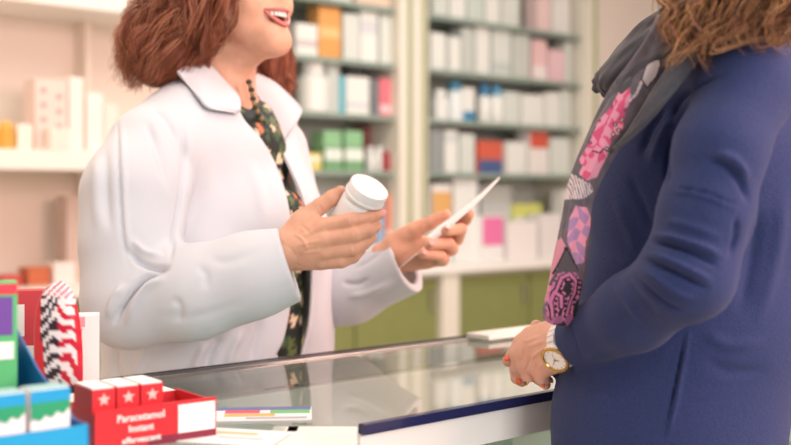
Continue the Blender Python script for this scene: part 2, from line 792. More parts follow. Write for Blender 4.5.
# open white shelving on the left
root = tag(empty('open_shelf_unit', C3(-1.80, 0.2, WT), RZ), 'open white shelf unit on the left wall, behind the red-haired woman', 'shelf unit')
MB().box((0.0, 0.18, 0.8), (1.60, 0.02, 1.6)).build('back_panel', M_peach, root)
for z0, z1 in ((1.308 - WT, 1.378 - WT), (1.885 - WT, 1.96 - WT), (1.56, 1.6)):
    MB().box((0, 0.0, (z0 + z1) / 2), (1.60, 0.36, z1 - z0), bev=0.003).build('shelf', M_white, root)
for x, y_, dp_ in ((-0.81, 0, .36), (0.27, .125, .10), (0.81, 0, .36)):
    MB().box((x, y_, 0.8), (0.022, dp_, 1.6), bev=0.002).build('side_panel', M_peach, root)

# ------------------------------------------------------------------ things on the shelves
_mc = {}


def cm(rgb, rough=0.5):
    key = (tuple(rgb), rough)
    if key not in _mc:
        _mc[key] = mat('pack_%d_%d_%d' % tuple(rgb), rgb, rough)
    return _mc[key]


def carton(px0, px1, top, base_z, rgb, label, band=None, v=0.06, dep=0.09, group=None, name='medicine_box'):
    """a carton with its lid flap seam and printed band"""
    u0, u1 = u_of(px0, v), u_of(px1, v)
    um = (u0 + u1) / 2
    h = z_of(top, um, v) - base_z
    w = (u1 - u0) * 0.96
    root = tag(empty(name, C3(um, v + dep / 2, base_z + 0.0005), RZ + random.uniform(-.05, .05)), label, 'box', group)
    MB().box((0, 0, h / 2), (w, dep, h), bev=min(0.002, w / 8)).build('carton', cm(rgb), root)
    if band:
        lo, hi, bc = band
        MB().box((0, -dep / 2 - 0.0006, h * (lo + hi) / 2), (w * 0.97, 0.0012, h * (hi - lo))).build('printed_band', cm(bc), root)
    return root


def jar(px0, px1, top, base_z, rgb, capc, label, v=0.10, group=None, name='medicine_bottle', cat='bottle', capf=0.22):
    u0, u1 = u_of(px0, v), u_of(px1, v)
    um = (u0 + u1) / 2
    h = z_of(top, um, v) - base_z
    r = (u1 - u0) / 2 * 0.95
    root = tag(empty(name, C3(um, v, base_z + 0.0005), 0), label, cat, group)
    hb = h * (1 - capf)
    o = MB().lathe([(0, 0), (r * .94, 0), (r, h * .02), (r, hb * .86), (r * .78, hb * .97), (r * .6, hb), (0, hb)], 20).build('bottle_body', cm(rgb, 0.35), root, smooth=True)
    auto_smooth(o)
    o = MB().lathe([(0, hb + .0003), (r * .72, hb + .0003), (r * .72, h * .98), (r * .66, h), (0, h)], 20).build('bottle_cap', cm(capc, 0.4), root, smooth=True)
    auto_smooth(o)
    return root


LB = 'left glass cabinet'
RB = 'right glass cabinet'
S1, S2, S3, S4 = SH
W, WG, GR = (228, 230, 224), (212, 218, 211), (194, 200, 194)
# left bay, second shelf (under the top edge of the photo)
carton(296, 318, 24, S2, W, 'white carton left of the orange box, left cabinet', (.3, .5, (200, 190, 190)))
carton(319, 341, 7, S2, (222, 160, 92), 'orange-brown carton on a glass shelf near the laughing face', (.4, .6, (236, 190, 130)))
carton(343, 360, 14, S2, WG, 'pale grey carton directly right of the orange-brown carton')
carton(361, 378, 10, S2, W, 'tall white carton second right of the orange-brown carton', (.55, .8, (206, 208, 212)))
carton(380, 392, 14, S2, WG, 'pale carton at the right end of the shelf with the orange-brown carton')
carton(330, 352, -30, S1, WG, 'grey-white carton on the top shelf of the left cabinet, left of the two')
carton(356, 390, -26, S1, (226, 200, 180), 'pinkish carton on the top shelf of the left cabinet')
# left bay third shelf
jar(298, 326, 58, S3, W, (226, 226, 222), 'fat white bottle on the shelf below the orange-brown carton', capf=.3)
carton(328, 339, 64, S3, GR, 'narrow grey carton beside the fat white bottle')
carton(340, 345, 76, S3, (110, 190, 205), 'thin turquoise carton on the third shelf of the left cabinet')
carton(346, 370, 77, S3, W, 'white carton carrying a small black device, left cabinet', (.2, .3, (200, 206, 210)))
u = u_of(357, .08)
rt = tag(empty('black_device', C3(u, .11, z_of(77, u, .06) + 0.001), RZ), 'small black device lying on top of a white carton in the left cabinet', 'device')
MB().box((0, 0, .028), (.082, .05, .056), bev=.006).build('casing', cm((70, 72, 74)), rt)
MB().box((-.015, 0, .063), (.03, .03, .012), bev=.003).build('button', cm((40, 42, 44)), rt)
carton(372, 379, 80, S3, (120, 124, 130), 'slim dark grey carton left of the pink one')
carton(380, 391, 79, S3, (222, 120, 132), 'pink-red carton on the third shelf of the left cabinet', (.1, .3, (240, 200, 204)))
# left bay fourth shelf
carton(296, 322, 153, S4, (226, 208, 120), 'yellow carton next to the white lapel, left cabinet', (.5, .8, (240, 236, 220)))
for q, (a, c_) in enumerate(((324, 343), (345, 364))):
    carton(a, c_, 148, S4, (118, 166, 122), ('green and white carton right of the yellow one, fourth shelf of the left cabinet', 'green and white carton left of the small white jars, left cabinet')[q], (.45, .95, (226, 234, 226)), group='green and white cartons')
    carton(a, c_ - 1, 131, z_of(148, u_of((a + c_) / 2, .06), .06) + .002, (140, 190, 144), ('pale green carton stacked on the green and white one nearer the lapel', 'pale green carton stacked on the green and white one nearer the jars')[q], group='pale green stacked cartons')
for q, a in enumerate((366, 375)):
    jar(a, a + 8, 147, S4, W, (230, 232, 230), ('small white jar on the fourth shelf right beside the green and white carton', 'small white jar on the fourth shelf right beside the dark red carton')[q], group='small white jars', name='pill_jar')
carton(384, 393, 152, S4, (160, 60, 70), 'dark red carton at the right end of the fourth shelf, left cabinet')
carton(364, 374, 126, S4 , (150, 80, 84), 'dull red carton standing behind the small white jars', v=.2)
# worktop level, left bay
carton(376, 385, 190, WT, (150, 172, 200), 'tall blue-grey carton on the worktop, right of the tilted white bottle')
carton(386, 395, 194, WT, (226, 130, 96), 'tall orange carton on the worktop near the prescription hand', (.3, .5, (240, 220, 210)))
carton(362, 374, 205, WT, (210, 200, 205), 'greyish pink carton on the worktop behind the bottle cap')
# right bay, top shelf
tops = [(433, 448, -30, WG), (450, 466, -34, W), (468, 484, -26, (200, 212, 204)), (486, 500, -28, W), (502, 520, -30, WG)]
for i, (a, c_, t, col_) in enumerate(tops):
    carton(a, c_, t, S1, col_, ['grey-white carton at the left end of the right cabinet\'s top shelf', 'white carton second along the right cabinet\'s top shelf',
           'pale green-grey carton third along the right cabinet\'s top shelf', 'white carton fourth along the right cabinet\'s top shelf', 'wide grey carton in the middle of the right cabinet\'s top shelf'][i])
carton(537, 551, -20, S1, (232, 206, 204), 'pale pink carton on the right cabinet\'s top shelf, left of the white one')
carton(553, 570, -22, S1, (226, 226, 222), 'white carton at the right end of the right cabinet\'s top shelf')
# right bay second shelf
carton(431, 446, 33, S2, W, 'white carton at the left end of the second shelf, right cabinet')
carton(449, 461, 37, S2, W, 'white carton between grey ones on the second shelf, right cabinet')
carton(462, 474, 28, S2, GR, 'grey carton on the second shelf of the right cabinet')
carton(476, 490, 24, S2, W, 'tall white carton on the second shelf of the right cabinet')
carton(493, 511, 30, S2, WG, 'pale grey carton left of a low grey one, second shelf right cabinet', (.1, .3, (190, 200, 196)))
carton(513, 530, 34, S2, GR, 'grey carton left of the pink cartons, second shelf right cabinet')
carton(533, 547, 40, S2, (228, 192, 192), 'pink carton, left one of the pair on the second shelf', (.0, .35, (236, 226, 222)))
carton(549, 565, 50, S2, (230, 196, 202), 'pink carton, right one of the pair on the second shelf')
carton(566, 571, 42, S2, WG, 'pale carton right of the two pink cartons, second shelf')
# right bay third shelf
jar(432, 446, 90, S3, W, W, 'white jar at the left end of the third shelf, right cabinet')
jar(447, 461, 82, S3, (220, 226, 226), (60, 130, 160), 'white bottle with a blue-green cap on the third shelf, right cabinet')
carton(463, 475, 88, S3, W, 'white carton with a blue foot on the third shelf', (.02, .3, (62, 136, 172)))
jar(478, 489, 84, S3, W, (56, 126, 170), 'white bottle with a blue cap, left of its twin', capf=.3)
jar(490, 501, 86, S3, W, (90, 160, 196), 'white bottle with a lighter blue cap, right of its twin', capf=.25)
carton(505, 520, 92, S3, WG, 'pale carton in the middle of the third shelf, right cabinet')
carton(522, 544, 95, S3, W, 'wide white carton on the third shelf, right cabinet')
carton(546, 560, 93, S3, W, 'white carton second from the right on the third shelf')
carton(561, 571, 90, S3, WG, 'grey-white carton at the right end of the third shelf')
# right bay fourth shelf
carton(430, 443, 128, S4, (150, 156, 156), 'dark grey carton at the left end of the fourth shelf, right cabinet')
carton(445, 458, 130, S4, W, 'white carton beside the dark grey one, fourth shelf', (.7, .9, (206, 214, 210)))
carton(460, 475, 134, S4, WG, 'pale carton left of the red-orange one, fourth shelf')
carton(478, 503, 141, S4, (206, 96, 76), 'red-orange carton over the tip of the white paper', (0, .42, (74, 96, 140)))
carton(506, 527, 142, S4, W, 'white carton between the two red-orange cartons')
carton(529, 549, 131, S4, (230, 226, 222), 'white carton with a red-orange top on the fourth shelf', (.6, .98, (208, 92, 72)))
carton(551, 570, 138, S4, WG, 'wide pale carton at the right end of the fourth shelf')
# worktop, right bay
carton(431, 452, 184, WT, (232, 230, 226), 'tall white carton with an orange mark on the worktop', (.6, .9, (226, 176, 110)))
carton(454, 478, 178, WT, (228, 230, 226), 'tall white carton directly right of the orange-marked one')
carton(482, 504, 216, WT, (232, 232, 230), 'white carton with a magenta front on the worktop', (.35, .97, (230, 120, 170)), v=0.02)
carton(480, 512, 186, WT, (210, 214, 210), 'broad grey-white carton behind the magenta one', v=.16, dep=.12)
carton(514, 542, 204, WT, (216, 220, 120), 'yellow-green topped carton on the worktop by the scarf', (0, .75, (230, 230, 226)), v=.14)
carton(507, 538, 222, WT, (236, 230, 228), 'wide white carton in front of the yellow-green one', v=.02)
carton(541, 562, 214, WT, (226, 222, 220), 'white carton on the worktop just left of the scarf', v=.02)
carton(564, 572, 190, WT, (214, 214, 208), 'narrow white carton on the worktop hidden mostly by the scarf', v=.04)

# open shelf on the left
ZS = 1.378
carton(34, 68, 79, ZS, (232, 212, 204), 'pinkish carton with six grey squares on the open shelf', v=.08)
pb = bpy.data.objects[[o.name for o in bpy.data.objects if o.get('label', '').startswith('pinkish carton with six')][0]]
for ix in (0, 1):
    for iz in range(4):
        if ix == 0 and iz == 0:
            continue
        MB().box(((-.03, .028)[ix], -.0462, .035 + .052 * iz + (.0 if ix else .02)), (.020, .0012, .016)).build('printed_square', cm((176, 156, 152)), pb)
carton(69, 84, 77, ZS, (246, 236, 228), 'tall white carton right of the pinkish squares carton', v=.08)
carton(86, 103, 93, ZS, (246, 238, 230), 'shorter white carton next to the hair on the open shelf', v=.08)
carton(104, 118, 104, ZS, (240, 226, 216), 'cream carton on the open shelf half hidden by the hair', v=.08)
carton(17, 33, 124, ZS, (244, 234, 222), 'low cream carton between the amber jar and the squares carton', v=.08)
carton(50, 70, 128, ZS, (240, 228, 218), 'low pale carton standing before the squares carton', v=.02, dep=.05)
jar(-4, 15, 122, ZS, (218, 164, 70), (236, 190, 96), 'amber yellow jar on the open shelf at the left edge', capf=.25, name='amber_jar', cat='jar')
# worktop on the left, low
carton(28, 51, 268, WT, (196, 106, 70), 'orange-brown carton low behind the patterned pouch', v=.1)
carton(54, 76, 263, WT, (236, 226, 222), 'white carton low behind the patterned pouch', v=.08)
carton(66, 84, 196, WT, (206, 182, 170), 'tall greyish pink carton beside the sleeve on the left worktop', v=.19)
carton(2, 22, 276, WT, (200, 70, 70), 'red carton on the left worktop at the picture edge', v=.1)

# ------------------------------------------------------------------ display counter
ZT = 0.965
FL = np.array([-0.36, 1.50])
CA = np.array([-0.0416, 1.217])
wdt = float((FL - CA) @ NN)
nend = CA + 1.5 * DD
fend = nend + wdt * NN
fl2 = FL - 0.5 * DD
poly = [CA, nend, fend, fl2, np.array([fl2[0], 0.62]), np.array([-0.12, 0.62]), np.array([-0.12, 1.217])]
cr = tag(empty('display_counter', (CA[0], CA[1], 0)), 'glass-topped display counter with white frame and navy front edge', 'counter')


def loc(p, z=0):
    return (p[0] - CA[0], p[1] - CA[1], z)


lp = [(p[0] - CA[0], p[1] - CA[1]) for p in poly]
MB().prism(lp, ZT - 0.010, ZT).build('glass_top', M_glass, cr)


def rail(p, q, w, z0, z1, m, name, off=0.0):
    """straight bar from p to q; off shifts to the left of travel"""
    p, q = np.asarray(p), np.asarray(q)
    d = (q - p) / np.linalg.norm(q - p)
    n = np.array([-d[1], d[0]])
    c = (p + q) / 2 + n * off - CA
    return MB().box((c[0], c[1], (z0 + z1) / 2), (np.linalg.norm(q - p), w, z1 - z0), math.atan2(d[1], d[0]), 0.002).build(name, m, cr)


rail(CA, nend, 0.012, ZT - 0.010, ZT + 0.002, M_navy, 'navy_edge_strip', -0.006)
rail(CA, nend, 0.03, ZT - 0.050, ZT - 0.011, M_white, 'front_rail', 0.010)
rail(poly[6], CA, 0.03, ZT - 0.075, ZT - 0.001, M_white, 'corner_rail', -0.015)
rail(poly[5], poly[6], 0.03, ZT - 0.075, ZT - 0.001, M_white, 'side_rail', 0.0)
rail(fl2, fend, 0.022, ZT - 0.035, ZT + 0.003, M_metal, 'rear_rail', 0.010)
rail(fl2, fend, 0.006, ZT + 0.0035, ZT + 0.006, M_dark, 'rear_seal', 0.018)
rail(fl2, fend, 0.03, 0.0, ZT - 0.04, M_white, 'rear_panel', 0.0)
rail(FL + 0.655 * DD, FL + 1.5 * DD, 0.055, ZT + 0.0035, ZT + 0.012, M_white, 'rear_frame', -0.018)
rail(CA, nend, 0.006, 0.46, ZT - 0.051, M_glassf, 'front_glass', 0.008)
rail(CA, nend, 0.03, 0.0, 0.455, M_white, 'front_panel', 0.012)
rail(poly[6], CA, 0.02, 0.0, ZT - 0.08, M_white, 'corner_panel', 0.014)
rail(poly[5], poly[6], 0.02, 0.0, ZT - 0.08, M_white, 'side_panel', 0.014)
inner = [(CA + 0.03 * NN + 0.01 * DD), (nend + 0.03 * NN), (fend - 0.03 * NN), (FL - 0.03 * NN - 0.4 * DD), np.array([-0.60, 0.66]), np.array([-0.15, 0.66]), np.array([-0.15, 1.24])]
li = [(p[0] - CA[0], p[1] - CA[1]) for p in inner]
MB().prism(li, 0.440, 0.455).build('case_floor', M_inside, cr)
MB().prism(li, 0.795, 0.803).build('inner_shelf', M_inside, cr)
for p in (CA + 0.02 * DD + 0.02 * NN, nend - 0.02 * DD + 0.02 * NN, CA + 0.75 * DD + 0.02 * NN):
    MB().box(loc(p, (ZT - .05 + .455) / 2), (0.025, 0.025, ZT - .05 - .456), RZ).build('corner_post', M_white, cr)

# cartons kept inside the case on its inner shelf
inn = [(0.10, .06, (226, 232, 226)), (0.22, .08, (150, 176, 160)), (0.36, .05, (236, 236, 230)), (0.52, .09, (200, 214, 206)), (0.66, .06, (238, 236, 232)), (.82, .08, (170, 190, 176))]
for i, (t, hh, c_) in enumerate(inn):
    p = CA + t * DD + 0.24 * NN
    r_ = tag(empty('medicine_box', (p[0], p[1], .8035), RZ), ['pale carton under the counter glass nearest the white corner', 'green-grey carton under the counter glass, second from the white corner', 'low cream carton under the counter glass, third from the white corner', 'tall pale green carton under the counter glass near the clasped hands', 'cream carton under the counter glass below the clasped hands', 'green-grey carton under the counter glass behind the navy cardigan'][i], 'box', 'cartons inside the display counter')
    MB().box((0, 0, hh / 2), (.09, .07, hh), bev=.002).build('carton', cm(c_), r_)
    MB().box((0, -.0356, hh * .6), (.088, .0012, hh * .25)).build('printed_band', cm((180, 200, 186)), r_)

# ------------------------------------------------------------------ things standing on the counter, front left
def text(name, body, size, loc_, rot, m, parent, align='CENTER'):
    cu = bpy.data.curves.new(name, 'FONT')
    cu.body = body
    cu.size = size
    cu.extrude = 0.0003
    cu.offset = 0.00015
    cu.align_x = align
    cu.align_y = 'CENTER'
    o = bpy.data.objects.new(name, cu)
    COL.objects.link(o)
    dg = bpy.context.evaluated_depsgraph_get()
    me = bpy.data.meshes.new_from_object(o.evaluated_get(dg))
    bpy.data.objects.remove(o)
    me.materials.clear()
    me.materials.append(m)
    o = bpy.data.objects.new(name, me)
    COL.objects.link(o)
    o.parent = parent
    o.location = loc_
    o.rotation_euler = rot
    return o


HP = math.pi / 2
RED = (214, 40, 50)
# red display tray
c1 = np.array([-0.2956, 1.08])
c2 = np.array([-0.1896, 1.16])
td = (c2 - c1) / np.linalg.norm(c2 - c1)
tn = np.array([-td[1], td[0]])
TW = float(np.linalg.norm(c2 - c1))
trz = math.atan2(td[1], td[0])
tc_ = (c1 + c2) / 2
tray = tag(empty('display_tray', (tc_[0], tc_[1], ZT + 0.0005), trz), 'red cardboard display tray with white lettering and a white price panel', 'tray')
M_red = mat('red_card', RED, 0.45)
M_mar = mat('maroon_card', (128, 34, 60), 0.5)
th = 0.0415
MB().box((0, 0.001, th / 2), (TW, 0.002, th)).build('front_panel', M_red, tray)
MB().box((0, 0.095, th * .42), (TW, 0.002, th * .84)).build('back_panel', M_red, tray)
for s in (-1, 1):
    MB().box((s * (TW / 2 - .001), 0.048, th * .45), (.002, .09, th * .9)).build('end_panel', M_red, tray)
MB().box((0, 0.048, .001), (TW - .005, .09, .002)).build('tray_floor', M_mar, tray)
MB().box((0.0435, -0.0006, th * .56), (0.042, .0012, th * .70)).build('price_panel', M_card, tray)
MB().box((0.028, -0.0005, th * .10), (0.076, .001, th * .20)).build('maroon_stripe', M_mar, tray)
text('lettering', 'Paracetamol', .0104, (-.018, -.0004, th * .74), (HP, 0, 0), M_card, tray)
text('lettering', 'Instant', .0100, (-.018, -.0004, th * .47), (HP, 0, 0), M_card, tray)
text('lettering', 'effervescent', .0085, (-.018, -.0014, th * .20), (HP, 0, 0), M_card, tray)


def place(s, t):
    p = c1 + s * td + t * tn
    return p


starm = cm((246, 196, 190))
for i, (s, lab) in enumerate(((.0135, 'red carton with a pale star in the tray, leftmost of three'), (.0395, 'red carton with a pale star in the tray, middle of three'), (.0655, 'red carton with a pale star in the tray, rightmost of three'))):
    p = place(s, .036)
    r_ = tag(empty('star_box', (p[0], p[1], ZT + .003), trz), lab, 'box', 'red star cartons in the red tray')
    MB().box((0, 0, .029), (.0245, .05, .058), bev=.0012).build('carton', M_red, r_)
    MB().box((0, 0, .0588), (.0225, .047, .0014)).build('lid', M_card, r_)
    m_ = MB()
    pts = []
    for k in range(10):
        a = math.pi / 2 + k * math.pi / 5
        rr = .0068 if k % 2 == 0 else .003
        pts.append((rr * math.cos(a), rr * math.sin(a)))
    vs = [m_.bm.verts.new((x, -.0258, .0475 + y)) for x, y in pts]
    m_.bm.faces.new(vs)
    m_.build('star', starm, r_)
p = place(.100, .060)
r_ = tag(empty('flat_box', (p[0], p[1], ZT + .003), trz), 'low red carton lying in the right half of the red tray', 'box')
MB().box((0, 0, .011), (.05, .035, .022), bev=.001).build('carton', M_mar, r_)
MB().box((0, .0, .0226), (.046, .031, .001)).build('lid', M_red, r_)
for i, (s, t, lab) in enumerate(((.03, .135, 'white carton with red trim behind the red tray, left one'), (.105, .135, 'white carton with red trim behind the red tray, right one'))):
    p = place(s, t)
    r_ = tag(empty('flat_box', (p[0], p[1], ZT + .0005), trz), lab, 'box', 'white cartons lying behind the red tray')
    MB().box((0, 0, .016), (.07, .055, .032), bev=.001).build('carton', M_card, r_)
    MB().box((0, -.0281, .007), (.068, .001, .012)).build('red_trim', M_red, r_)

# blue display carton with blue-green packs
M_blue = mat('blue_card', (20, 104, 168), 0.4)
M_cyan = mat('cyan_card', (30, 160, 214), 0.4)
M_grn = mat('green_print', (40, 160, 110), 0.45)
bk = np.array([-.391, 1.12])
fr = np.array([-.273, .98])
sd = (fr - bk) / np.linalg.norm(fr - bk)
ld = np.array([sd[1], -sd[0]])           # along the lip, towards the left and the camera
brz = math.atan2(-ld[1], -ld[0])         # local +x runs from left end to the right corner
BL = 0.19
SL = float(np.linalg.norm(fr - bk))
holder = tag(empty('display_carton', (fr[0], fr[1], ZT + .0005), brz), 'blue cardboard display carton with sloping side and cyan lip', 'carton')
# local: origin at front-right corner, +x right, +y away
MB().box((-BL / 2, .001, .025), (BL, .002, .050)).build('front_lip', M_cyan, holder)
m_ = MB()
prof = [(0.0, 0.0), (SL, 0.0), (SL, .128), (SL * .62, .085), (.03, .05), (0, .05)]
va = [m_.bm.verts.new((0, y, z)) for y, z in prof]
vb = [m_.bm.verts.new((-.002, y, z)) for y, z in prof]
m_.bm.faces.new(va)
m_.bm.faces.new(vb[::-1])
for i in range(6):
    j = (i + 1) % 6
    m_.bm.faces.new((va[i], va[j], vb[j], vb[i]))
m_.build('side_panel', M_blue, holder)
MB().box((-BL / 2, SL, .05), (BL, .002, .10)).build('back_panel', M_blue, holder)
MB().box((-BL / 2, SL / 2, .001), (BL - .005, SL - .005, .002)).build('carton_floor', M_blue, holder)


def holder_pt(x, y):
    return fr + x * (-ld) + y * (-sd)


packs = [(-.027, .035, 'white pack with a green and blue crest in the blue carton, rightmost in front'),
         (-.068, .035, 'white pack with a green and blue crest in the blue carton, second from right'),
         (-.109, .035, 'white pack with a green and blue crest in the blue carton, at the picture edge')]
for x, y, lab in packs:
    p = holder_pt(x, y)
    r_ = tag(empty('medicine_pack', (p[0], p[1], ZT + .003), brz), lab, 'box', 'white packs with blue-green tops in the blue carton')
    H_ = .079
    MB().box((0, 0, H_ / 2), (.037, .026, H_), bev=.001).build('carton', M_card, r_)
    MB().box((0, -.0136, H_ * .90), (.0365, .001, H_ * .19)).build('blue_band', M_cyan, r_)
    MB().box((0, 0, H_ + .0005), (.034, .023, .001)).build('lid', cm((150, 200, 200)), r_)
    m_ = MB()
    xs = np.linspace(-.018, .018, 12)
    top = [m_.bm.verts.new((x_, -.0144, H_ * .86)) for x_ in xs]
    bot = [m_.bm.verts.new((x_, -.0144, H_ * (.66 + .09 * i / 11 + .03 * math.sin(i * 1.9)))) for i, x_ in enumerate(xs)]
    for i in range(11):
        m_.bm.faces.new((bot[i], bot[i + 1], top[i + 1], top[i]))
    m_.build('green_crest', M_grn, r_)
    MB().box((0, -.0136, H_ * .50), (.030, .001, .004)).build('pink_line', cm((236, 130, 140)), r_)
    MB().box((-.003, -.0136, H_ * .42), (.022, .001, .002)).build('grey_line', cm((170, 190, 200)), r_)
p = Q(-8, 345, 1.07)[:2]
r_ = tag(empty('medicine_box', (p[0], p[1], ZT + .003), trz - .2), 'tall green, white and purple carton at the left picture edge', 'box')
hh = CZ - (281 - HZ) / F_PX * 1.07 - ZT - .003
MB().box((0, 0, hh / 2), (.045, .02, hh), bev=.001).build('carton', cm((90, 190, 120)), r_)
MB().box((0, -.0104, hh * .80), (.036, .001, hh * .22)).build('purple_panel', cm((112, 70, 160)), r_)
MB().box((0, -.0104, hh * .955), (.044, .001, hh * .06)).build('red_band', cm((220, 60, 80)), r_)
MB().box((0, -.0104, hh * .60), (.038, .001, hh * .10)).build('white_panel', M_card, r_)

# patterned pouch (white with black and red feather strokes)
n, k = 60, 46
Yp = 1.27
outline = catmull([(60, 281, 2), (58, 290, 14), (57, 310, 21), (58, 340, 24), (59, 375, 24), (60, 408, 22)], n)
V, Cc = [], []
for i in range(n):
    cxp, cyp, hw = outline[i]
    for j in range(k):
        a = 2 * math.pi * j / k
        ca, sa = math.cos(a), math.sin(a)
        pnt = Q(cxp + hw * ca, cyp, Yp)
        dep = rp(hw, Yp) * 0.42 * math.sin(math.pi * min(1, (i / (n - 1)) * 1.15 + .02)) ** .5 if i < n - 1 else rp(hw, Yp) * .3
        pnt[1] += dep * sa
        V.append(pnt)
        x, y = hw * ca, cyp - 281
        col_ = np.array(s2l((244, 236, 236)))
        st = math.sin((y + (0.9 + .5 * math.sin(y * .09)) * (x + 6)) * 0.42 + 1.6 * math.sin(x * .31 + y * .05))
        if x < -15 + y * .02:
            col_ = np.array(s2l((220, 48, 62)))
        elif x < 2 and st > -.15 and y > 14:
            col_ = np.array(s2l((58, 40, 50)))
        elif x >= 2 and math.sin((y - (.7 + .4 * math.sin(y * .07)) * x) * .36 + 1.3 * math.sin(x * .3 + y * .06)) > .1 and y > 22:
            col_ = np.array(s2l((206, 30, 58)))
        elif y < 18 and math.sin(x * .9 + y * .7) > .3:
            col_ = np.array(s2l((214, 120, 140)))
        elif x > 19:
            col_ = np.array(s2l((216, 44, 58)))
        Cc.append(col_)
fs = []
for i in range(n - 1):
    for j in range(k):
        fs.append((i * k + j, i * k + (j + 1) % k, (i + 1) * k + (j + 1) % k, (i + 1) * k + j))
V = np.array(V)
fs.append(None)
fs.pop()
M_pv = mat('printed_film', (255, 255, 255), 0.3, vcol='pattern')
o = link_mesh('patterned_pouch', V, np.array(fs), M_pv, colors=np.array(Cc))
tag(o, 'white pouch with black and red feather strokes standing behind the blue carton', 'pouch')

p = Q(88, 380, 1.30)[:2]
r_ = tag(empty('white_box', (p[0], p[1], ZT + .0005), .25), 'plain white carton right of the feather-patterned pouch', 'box')
hh = CZ - (314 - HZ) / F_PX * 1.30 - ZT
MB().box((0, 0, hh / 2), (.026, .03, hh), bev=.001).build('carton', M_card, r_)
MB().box((-.008, -.0154, hh * .93), (.010, .001, hh * .1)).build('pink_print', cm((240, 160, 170)), r_)
MB().box((-.0095, -.0154, hh * .55), (.006, .001, hh * .62)).build('red_edge', cm((222, 70, 84)), r_)
p = Q(26, 380, 1.40)[:2]
r_ = tag(empty('medicine_box', (p[0], p[1], ZT + .0005), .2), 'red and white carton peeking out left of the feather-patterned pouch', 'box')
hh = CZ - (290 - HZ) / F_PX * 1.40 - ZT
MB().box((0, 0, hh / 2), (.048, .03, hh), bev=.001).build('carton', cm((210, 70, 78)), r_)
MB().box((-.008, -.0154, hh * .72), (.016, .001, hh * .3)).build('white_panel', M_card, r_)
MB().box((-.002, -.0154, hh * .42), (.04, .001, hh * .12)).build('white_band', M_card, r_)
MB().box((.002, -.0160, hh * .30), (.028, .001, hh * .12)).build('orange_panel', cm((240, 140, 60)), r_)

# leaflets on the glass
def leaflet(px, py, w, l, rz, base, blocks, label):
    Y = (CZ - ZT) * F_PX / (py - HZ)
    p = Q(px, py, Y)
    r_ = tag(empty('leaflet', (p[0], p[1], ZT + .0006), rz), label, 'leaflet', 'leaflets on the glass counter')
    MB().box((0, 0, .0006), (w, l, .0012)).build('paper', base, r_)
    for bx, by, bw, bl, c_ in blocks:
        MB().box((bx * w, by * l, .0014), (bw * w, bl * l, .0004)).build('print', cm(c_), r_)
    return r_


leaflet(262, 415, .115, .075, .08, cm((238, 236, 240)), [(0, .38, .98, .22, (108, 116, 170)), (-.2, .14, .35, .22, (226, 90, 110)), (.28, .12, .4, .26, (120, 190, 130)),
        (-.12, -.12, .5, .2, (240, 180, 110)), (.15, -.36, .6, .12, (170, 170, 178))], 'colourful printed leaflet lying on the glass beside the red tray')
leaflet(235, 438, .10, .07, -.25, M_card, [(-.1, .2, .6, .15, (240, 190, 150)), (.1, -.1, .5, .1, (190, 190, 196))], 'mostly white leaflet lying nearest the camera beside the red tray')

# ------------------------------------------------------------------ people: shared materials and head
M_skin1 = mat('skin_tan', (228, 172, 144), 0.5, noise=0.09, nscale=45, bump=0.25, bscale=260, sss=0.12)
M_skin2 = mat('skin_fair', (224, 172, 150), 0.5, noise=0.04, nscale=60, bump=0.2, bscale=260, sss=0.12)
M_coat = mat('white_cotton', (214, 216, 222), 0.75, bump=0.06, bscale=900, sheen=0.1)
M_blouse = mat('floral_print', (255, 255, 255), 0.6, vcol='pattern')
M_lip = mat('lips', (206, 118, 110), 0.35)
M_teeth = mat('teeth', (248, 244, 236), 0.2)
M_mouth = mat('mouth_dark', (92, 30, 30), 0.5)
M_nail = mat('fingernail', (238, 178, 168), 0.25)
M_nail2 = mat('fingernail_orange', (236, 110, 70), 0.2)
M_hair1 = mat('auburn_hair', (255, 255, 255), 0.42, vcol='pattern')
M_hair2 = mat('golden_brown_hair', (255, 255, 255), 0.38, vcol='pattern')
M_eye = mat('eye_white', (240, 238, 234), 0.2)
M_iris = mat('iris', (70, 48, 34), 0.2)
M_trou = mat('dark_trousers', (44, 46, 56), 0.8)
M_shoe = mat('black_shoe', (30, 28, 28), 0.4)
M_navyk = mat('navy_knit', (37, 50, 95), 0.9, noise=0.16, nscale=330, bump=0.6, bscale=520, sheen=0.06)


def half(p, n, R):
    p, n = np.asarray(p, float), nz(n)
    return (lambda P: np.maximum(-((P - p) @ n), np.linalg.norm(P - p, axis=1) - R)), p - R, p + R


def head_axes(fwd):
    f = nz(fwd)
    r = nz(np.cross(f, [0, 0, 1]))
    u = np.cross(r, f)
    return np.stack([r, f, u])            # rows: lateral, forward, up


